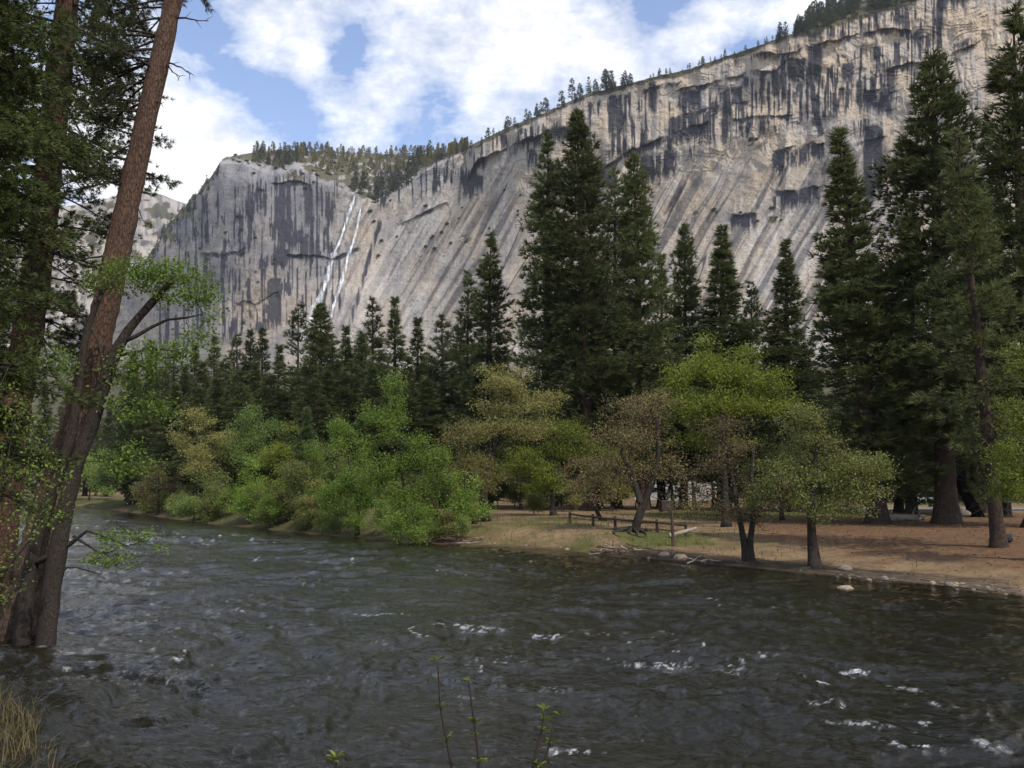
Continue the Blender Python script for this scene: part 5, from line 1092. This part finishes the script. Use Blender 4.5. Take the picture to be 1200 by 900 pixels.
def motorhome(loc, rz, label, L=7.2, sc=1.0):
    o = thing('motorhome', label, 'motorhome', loc, rz); o.scale = (sc,) * 3; h = L / 2
    prism([(-h, .55), (h - 1.9, .55), (h - 1.9, 2.15), (h - 1.0, 2.3), (h - .95, 3.0), (h - 1.3, 3.15), (-h + .2, 3.15), (-h, 2.95)], -1.2, 1.2).build('body', WHITE, o, bevel=.06)
    prism([(h - 1.9, .5), (h, .5), (h, 1.15), (h - .75, 1.35), (h - 1.25, 2.12), (h - 1.9, 2.15)], -1.0, 1.0).build('cab', WHITE, o, bevel=.06)
    b = MB(); b.add([(h - .74, -.85, 1.40), (h - .74, .85, 1.40), (h - 1.2, .85, 2.08), (h - 1.2, -.85, 2.08)], [[0, 1, 2, 3]]); b.V[0] += np.array([.03, 0, .02]); b.build('windshield', GLASS, o)
    for y in (-1.005, 1.005):
        b = MB(); b.add([(h - 1.75, y, 1.4), (h - 1.0, y, 1.4), (h - 1.35, y, 2.0), (h - 1.75, y, 2.0)], [[0, 1, 2, 3]]); b.build('cab_window', GLASS, o)
    for x in (-h + 1.2, -h + 3.4):
        for y in (-1.21, 1.21):
            b = MB(); b.box((x, y, 2.1), (1.1, .03, .6)); b.build('window', GLASS, o)
    for y in (-.7, .7):
        b = MB(); b.box((h + .01, y, .95), (.04, .3, .18)); b.build('headlight', GREYC, o)
    b = MB(); b.box((h + .06, 0, .55), (.14, 2.0, .22)); b.build('bumper', GREYC, o)
    vehicle_wheels(o, (-h + 1.7, h - 1.0), (-.95, .95), .42); return o


def car(loc, rz, paint, label):
    o = thing('parked_car', label, 'car', loc, rz)
    prism([(-2.2, .35), (2.2, .35), (2.25, .7), (2.0, .86), (1.0, .95), (-1.9, .98), (-2.25, .8)], -.88, .88).build('body', paint, o, bevel=.05)
    prism([(-1.85, .96), (1.0, .94), (.35, 1.40), (-.1, 1.47), (-1.1, 1.46), (-1.5, 1.35)], -.74, .74).build('cabin', GLASS, o, bevel=.05)
    prism([(.36, 1.41), (-.1, 1.49), (-1.1, 1.48), (-1.5, 1.37), (-1.5, 1.42), (-.1, 1.53)], -.7, .7).build('roof', paint, o)
    for y in (-.6, .6):
        b = MB(); b.box((2.22, y, .68), (.06, .35, .14)); b.build('headlight', GREYC, o)
    vehicle_wheels(o, (-1.35, 1.35), (-.78, .78), .33); return o


def at(u, Yb):
    b = P(u, 570, Yb); b[2] = gz(b[0], b[1]); return b


motorhome(at(817, 118), math.radians(-12), 'white motorhome with a dark side window, parked behind the bank trees')
motorhome(at(772, 124), math.radians(168), 'white camper van mostly hidden by trunks, left of the motorhome', 6.2)
motorhome(at(428, 118), math.radians(5), 'white camper glimpsed between the cottonwoods', 5.8, .9)
car(at(1078, 128), math.radians(160), WHITE, 'white car parked on the grass beyond the road, left of the huge pine')
car(at(660, 112), math.radians(20), WHITE, 'white car glimpsed behind the layered green oak')


def tent(loc, rz, mat, label, wd=2.4, dp=2.2, ht=1.5):
    o = thing('tent', label, 'tent', loc, rz); a = np.linspace(0, math.pi, 11); b = MB(); rows = []
    for y in np.linspace(-1, 1, 9):
        k = math.sqrt(max(0.02, 1 - (abs(y) ** 2.6))); rows.append(np.stack([wd / 2 * k * np.cos(a), np.full(11, y * dp / 2), ht * k * np.sin(a) ** .8], -1))
    V = np.array(rows); i = np.arange(8)[:, None] * 11; j = np.arange(10)[None]; b.add(V.reshape(-1, 3), np.stack([i + j, i + j + 1, i + 12 + j, i + 11 + j], -1).reshape(-1, 4)); b.build('canopy', mat, o, smooth=True)
    if ht > 1: d_ = MB(); d_.add([(-.45, -dp / 2 - .02, .02), (.45, -dp / 2 - .02, .02), (.35, -dp / 2 + .22, ht * .68), (-.35, -dp / 2 + .22, ht * .68)], [[0, 1, 2, 3]]); d_.build('door', BLACKC, o); return o


def canopy(loc, label, mat, mat2):
    o = thing('camp_shelter', label, 'shelter', loc)
    for x in (-1.4, 1.4):
        for y in (-1.2, 1.2): b = MB(); b.tube(np.array([[x, y, 0], [x, y, 2.0]]), .04, 6); b.build('pole', GREYC, o)
    b = MB(); b.add([(-1.6, -1.4, 2.0), (1.6, -1.4, 2.0), (1.6, 1.4, 2.0), (-1.6, 1.4, 2.0), (0, 0, 2.75)], np.zeros((0, 3), int)); b.F[3].append(np.array([[0, 1, 4], [1, 2, 4], [2, 3, 4], [3, 0, 4]])); r_ = b.build('roof', mat, o)
    b = MB(); b.box((0, 1.25, 1.0), (2.7, .05, 1.9)); b.build('back_wall', mat2, o); b = MB(); b.box((-1.42, 0, 1.0), (.05, 2.3, 1.9)); b.build('side_wall', mat2, o)
canopy(at(1143, 112), 'orange and tan camp shelter beyond the road, right of the burnt trunk', YELC, TANC)
o = thing('food_locker', 'dark brown metal food storage locker on the grass behind the fence', 'locker', at(780, 88), .2)
b = MB(); b.box((0, 0, .62), (1.3, .9, 1.05)); b.build('body', BROWNMETAL, o, bevel=.03)
for x in (-.32, .32): b = MB(); b.box((x, -.465, .62), (.58, .03, .9)); d_ = b.build('door', BROWNMETAL, o); c = MB(); c.box((x * .3, -.49, .65), (.04, .03, .22)); c.build('handle', GREYC, d_)
for x in (-.5, .5): b = MB(); b.box((x, 0, .05), (.12, .7, .1)); b.build('foot', BROWNMETAL, o)
o = thing('camp_sign', 'small post with a white board and a reddish board, beside the crooked rust oak', 'sign', at(747, 84)); b = MB(); b.tube(np.array([[0, 0, -.2], [0, 0, 1.75]]), .05, 6); b.build('post', WOODM, o); b = MB(); b.box((0, -.07, 1.55), (.5, .03, .4)); b.build('white_board', WHITE, o); b = MB(); b.box((0, -.07, .85), (.34, .03, .6)); b.build('red_board', pmat('faded_red_paint', (.13, .05, .035), .8), o)

# the road behind the clearing, with its kerb
xs = np.linspace(24, 150, 90); yc = 94 + .00 * xs; hw = 3.4; rows = []
for dy in np.linspace(-hw, hw, 7): rows.append(np.stack([xs, yc + dy, hz_(xs, yc + dy) + .03], -1))
ASPH = pmat('asphalt', (.062, .06, .058), .9, .2, .4, var=(.045, .044, .043), vscale=2); tag(grid_mesh('road', np.array(rows), ASPH), 'narrow grey asphalt road behind the clearing', kind='structure')
KERB = pmat('concrete', (.34, .32, .29), .85, .2, .3, vscale=2); rows = []
for dy, dz in ((hw + .02, -.1), (hw + .02, .15), (hw + .22, .15), (hw + .22, -.1)): rows.append(np.stack([xs, yc + dy, hz_(xs, yc + dy) + dz], -1))
tag(grid_mesh('kerb', np.array(rows), KERB, smooth=False), 'pale concrete kerb on the far side of the road', kind='structure')

# fallen log, uprooted butt, burnt stump, boulder by the clearing
g = ground(1062, 611); b = MB(); tt = np.linspace(0, 1, 14)[:, None]; b.tube(np.array([-1.7, .1, .26]) + np.array([3.3, .5, .02]) * tt + RN.normal(size=(14, 3)) * .02, np.linspace(.27, .22, 14), 12, rough=.05, rng=RN)
o = thing('fallen_log', 'grey fallen log lying at the edge of the clearing left of the huge pine', 'log', g); b.build('trunk', PALEWOOD, o)
for (x, dx, dz) in ((.6, .3, .75), (1.2, -.2, .5)): c = MB(); c.tube(np.array([x, .3, .35]) + np.array([dx, -.1, dz]) * np.linspace(0, 1, 5)[:, None] ** np.array([1.4, 1, 1]), np.linspace(.09, .03, 5), 6, rough=.1, rng=RN); c.build('branch_stub', PALEWOOD, o)
g = ground(1139, 606); b = MB(); pp = np.array([(.5, 0, -.3), (.35, 0, .2), (.05, 0, 1.0), (-.45, 0, 1.9), (-.75, .1, 2.7), (-.55, .1, 3.4), (-.35, .1, 3.9)]); q = np.linspace(0, 6, 24); pp = np.stack([np.interp(q, np.arange(7), pp[:, i]) for i in range(3)], -1)
for _ in range(3): pp[1:-1] = (pp[:-2] + 2 * pp[1:-1] + pp[2:]) / 4
b.tube(pp, np.interp(q, [0, 1, 3, 5, 6], [.75, .58, .42, .36, .1]), 12, rough=.06, rng=RN); o = b.build('burnt_snag', BURNT, smooth=True); o.location = tuple(g); tag(o, 'black charred leaning snag between the two big pines', 'snag')


def rock_mesh(seed, flat=.6):
    rng = np.random.default_rng(seed); th_ = np.linspace(0, 2 * math.pi, 13)[:-1]; ph = np.linspace(-1.45, 1.45, 8); V = []
    for p in ph:
        for a in th_: d = np.array([math.cos(p) * math.cos(a), math.cos(p) * math.sin(a), math.sin(p)]); k = 1 + .35 * float(fbm(d[0] * 1.3 + seed, d[1] * 1.3 + d[2] * .9, 3, seed)); V.append(d * k * np.array([1, .8, flat]))
    b = MB(); i = np.arange(7)[:, None] * 12; j = np.arange(12)[None]; k = (j + 1) % 12; b.add(np.array(V), np.stack([i + j, i + k, i + 12 + k, i + 12 + j], -1).reshape(-1, 4)); b.add([V[0] , V[-1]], np.zeros((0, 3), int)); return b


ROCKS = [rock_mesh(i, .55 + .1 * (i % 3)).build('stone', STONE if i % 2 else TANSTONE, link=False).data for i in range(6)]
def put_rock(p, sc, label, cat='stone', group=None, mesh=None, name='stone'):
    o = bpy.data.objects.new(name, ROCKS[RN.integers(6)] if mesh is None else ROCKS[mesh]); C.objects.link(o); o.location = tuple(float(a) for a in p); k = RN.uniform(.8, 1.25, 3) * sc; o.scale = tuple(k); o.rotation_euler = (0, 0, RN.uniform(0, 6.28)); return tag(o, label, cat, group)
p = z0(991, 692); put_rock((p[0], p[1], -.06), .42, 'tan flat topped rock breaking the water off the sandy bank', 'rock', None, 0, 'rock')
put_rock(ground(1014, 604) + np.array([0, 0, .2]), .75, 'dark boulder behind the reddish trunked pine', 'boulder', None, 1, 'boulder'); put_rock(ground(1124, 606) + np.array([0, 0, .3]), .9, 'rounded brown boulder left of the charred snag', 'boulder', None, 3, 'boulder')
put_rock(ground(779, 653) + np.array([0, 0, .05]), .38, 'larger cream stone at the waterline right of the crooked rust oak roots', 'stone', None, 2); put_rock(ground(798, 656) + np.array([0, 0, .05]), .42, 'flat cream stone at the waterline left of the forked oak', 'stone', None, 4)
put_rock(ground(990, 668) + np.array([0, 0, .03]), .32, 'grey flat stone on the beach right of the round olive oak', 'stone', None, 1)
for i in range(80):
    u = RN.uniform(745, 1200) if i < 66 else RN.uniform(560, 745); v = np.interp(u, [560, 640, 715, 800, 870, 960, 1080, 1200], [640, 643, 652, 658, 663, 674, 685, 698]); p = z0(u, v); q = p + unit(p) * RN.normal(.35, .45) + RN.normal(size=2) * .3
    put_rock((q[0], q[1], max(-.05, gz(q[0], q[1]))), RN.uniform(.035, .13) * (1.5 if RN.uniform() < .12 else 1), 'small stone among the pebbles strewn along the waterline of the sandy bank', 'stone', 'stones along the waterline')
# gravel and cobbles too many to count along the waterline
pm_ = MB(); rg = np.random.default_rng(33)
base_ = np.concatenate(rock_mesh(31, .6).V); Fq = np.concatenate(rock_mesh(31, .6).F[4]); k = 0
while k < 1200:
    u = rg.uniform(690, 1200); v = np.interp(u, [690, 715, 800, 870, 960, 1080, 1200], [650, 652, 658, 663, 674, 685, 698]); p = z0(u, v); q = p + unit(p) * (rg.normal(.45, .55) if rg.uniform() < .5 else rg.uniform(0, 3.5)); r_ = rg.uniform(.012, .045) * (1.9 if rg.uniform() < .08 else 1); a = rg.uniform(0, 6.28); c, s_ = math.cos(a), math.sin(a)
    Vv = base_[:84] * r_ * rg.uniform(.7, 1.3, 3); Vv = Vv @ np.array([[c, s_, 0], [-s_, c, 0], [0, 0, 1]]) + np.array([q[0], q[1], max(-.03, gz(q[0], q[1]))]); pm_.add(Vv, Fq, rg.uniform(0, 1)); k += 1
PEB = leafmat('pebbles', (.11, .085, .058), (.27, .215, .15), None, 0, 2.0); tag(pm_.build('gravel', PEB, smooth=True, attr='tint'), 'gravel and pebbles along the waterline of the sandy bank', None, None, 'stuff')
# roots and driftwood at the foot of the rust oak and the mottled oak
def driftwood(g, n, spread, label):
    o = thing('driftwood', label, 'driftwood', g)
    for i in range(n):
        L = RN.uniform(.6, 2.2); az = RN.normal(0, .5); c = RN.normal(size=3) * np.array([spread, .45, .12]) + np.array([0, -.2, .1]); tt = np.linspace(-.5, .5, 9)[:, None]; d = np.array([math.cos(az), math.sin(az) * .6, RN.normal() * .12])
        b = MB(); b.tube(c + d * L * tt + np.cumsum(RN.normal(size=(9, 3)) * .035, 0), np.interp(tt[:, 0], [-.5, .5], [RN.uniform(.03, .075), .012]), 6, rough=.1, rng=RN); b.build('branch', PALEWOOD if RN.uniform() < .3 else WOODM, o)
driftwood(ground(722, 648), 26, 1.4, 'tangle of roots and bleached driftwood under the crooked rust oak'); driftwood(ground(552, 636), 16, 1.1, 'dark driftwood caught on the bank by the mottled oak'); driftwood(ground(845, 660), 9, .9, 'thin dark driftwood on the waterline left of the forked oak')
# things left at the foot of the leaning pine
g = ground(1181, 636); o = thing('backpack', 'black backpack lying at the foot of the leaning pine', 'backpack', g, .3)
b = rock_mesh(21, .75); V = np.concatenate(b.V); b.V = [V * np.array([.30, .24, .30]) + np.array([0, 0, .2])]; b.build('bag', BLACKC, o, smooth=True); b = MB(); a = np.linspace(0, math.pi, 9); b.tube(np.stack([.2 * np.cos(a), 0 * a - .1, .33 + .12 * np.sin(a)], -1), .018, 6); b.build('strap', BLACKC, o)
g = ground(1163, 635); o = thing('stuff_sack', 'small teal bag with a pale top beside the leaning pine', 'bag', g); b = rock_mesh(22, .8); V = np.concatenate(b.V); b.V = [V * np.array([.19, .15, .16]) + np.array([0, 0, .12])]; b.build('sack', TEALC, o, smooth=True); b = rock_mesh(23, .8); V = np.concatenate(b.V); b.V = [V * np.array([.10, .08, .07]) + np.array([.03, 0, .25])]; b.build('cap', GREYC, o, smooth=True)

# ------------------------------------------------------------------ the air between here and the wall
lo, hi = np.full(3, 1e9), np.full(3, -1e9)
for o in [c for c in C.objects if c.name.split('.')[0] in ('ground', 'river', 'cliff', 'far_cliff')]:
    bb = np.array([list(v) for v in o.bound_box]); lo = np.minimum(lo, bb.min(0)); hi = np.maximum(hi, bb.max(0))
lo = lo - np.array([30, 30, 1]); hi = hi + np.array([30, 30, 35]); hb = MB(); hb.box((lo + hi) / 2, hi - lo); hm = bpy.data.materials.new('air'); hm.use_nodes = True; t = NT(hm.node_tree); t.n.clear()
pv = t.node('ShaderNodeVolumePrincipled', ins={'Color': (.80, .87, 1.0, 1), 'Density': HAZE, 'Anisotropy': .3}); ho = t.node('ShaderNodeOutputMaterial'); t.l.new(pv.outputs[0], ho.inputs['Volume'])
tag(hb.build('haze', hm), 'thin bluish haze in the valley air', None, None, 'stuff')
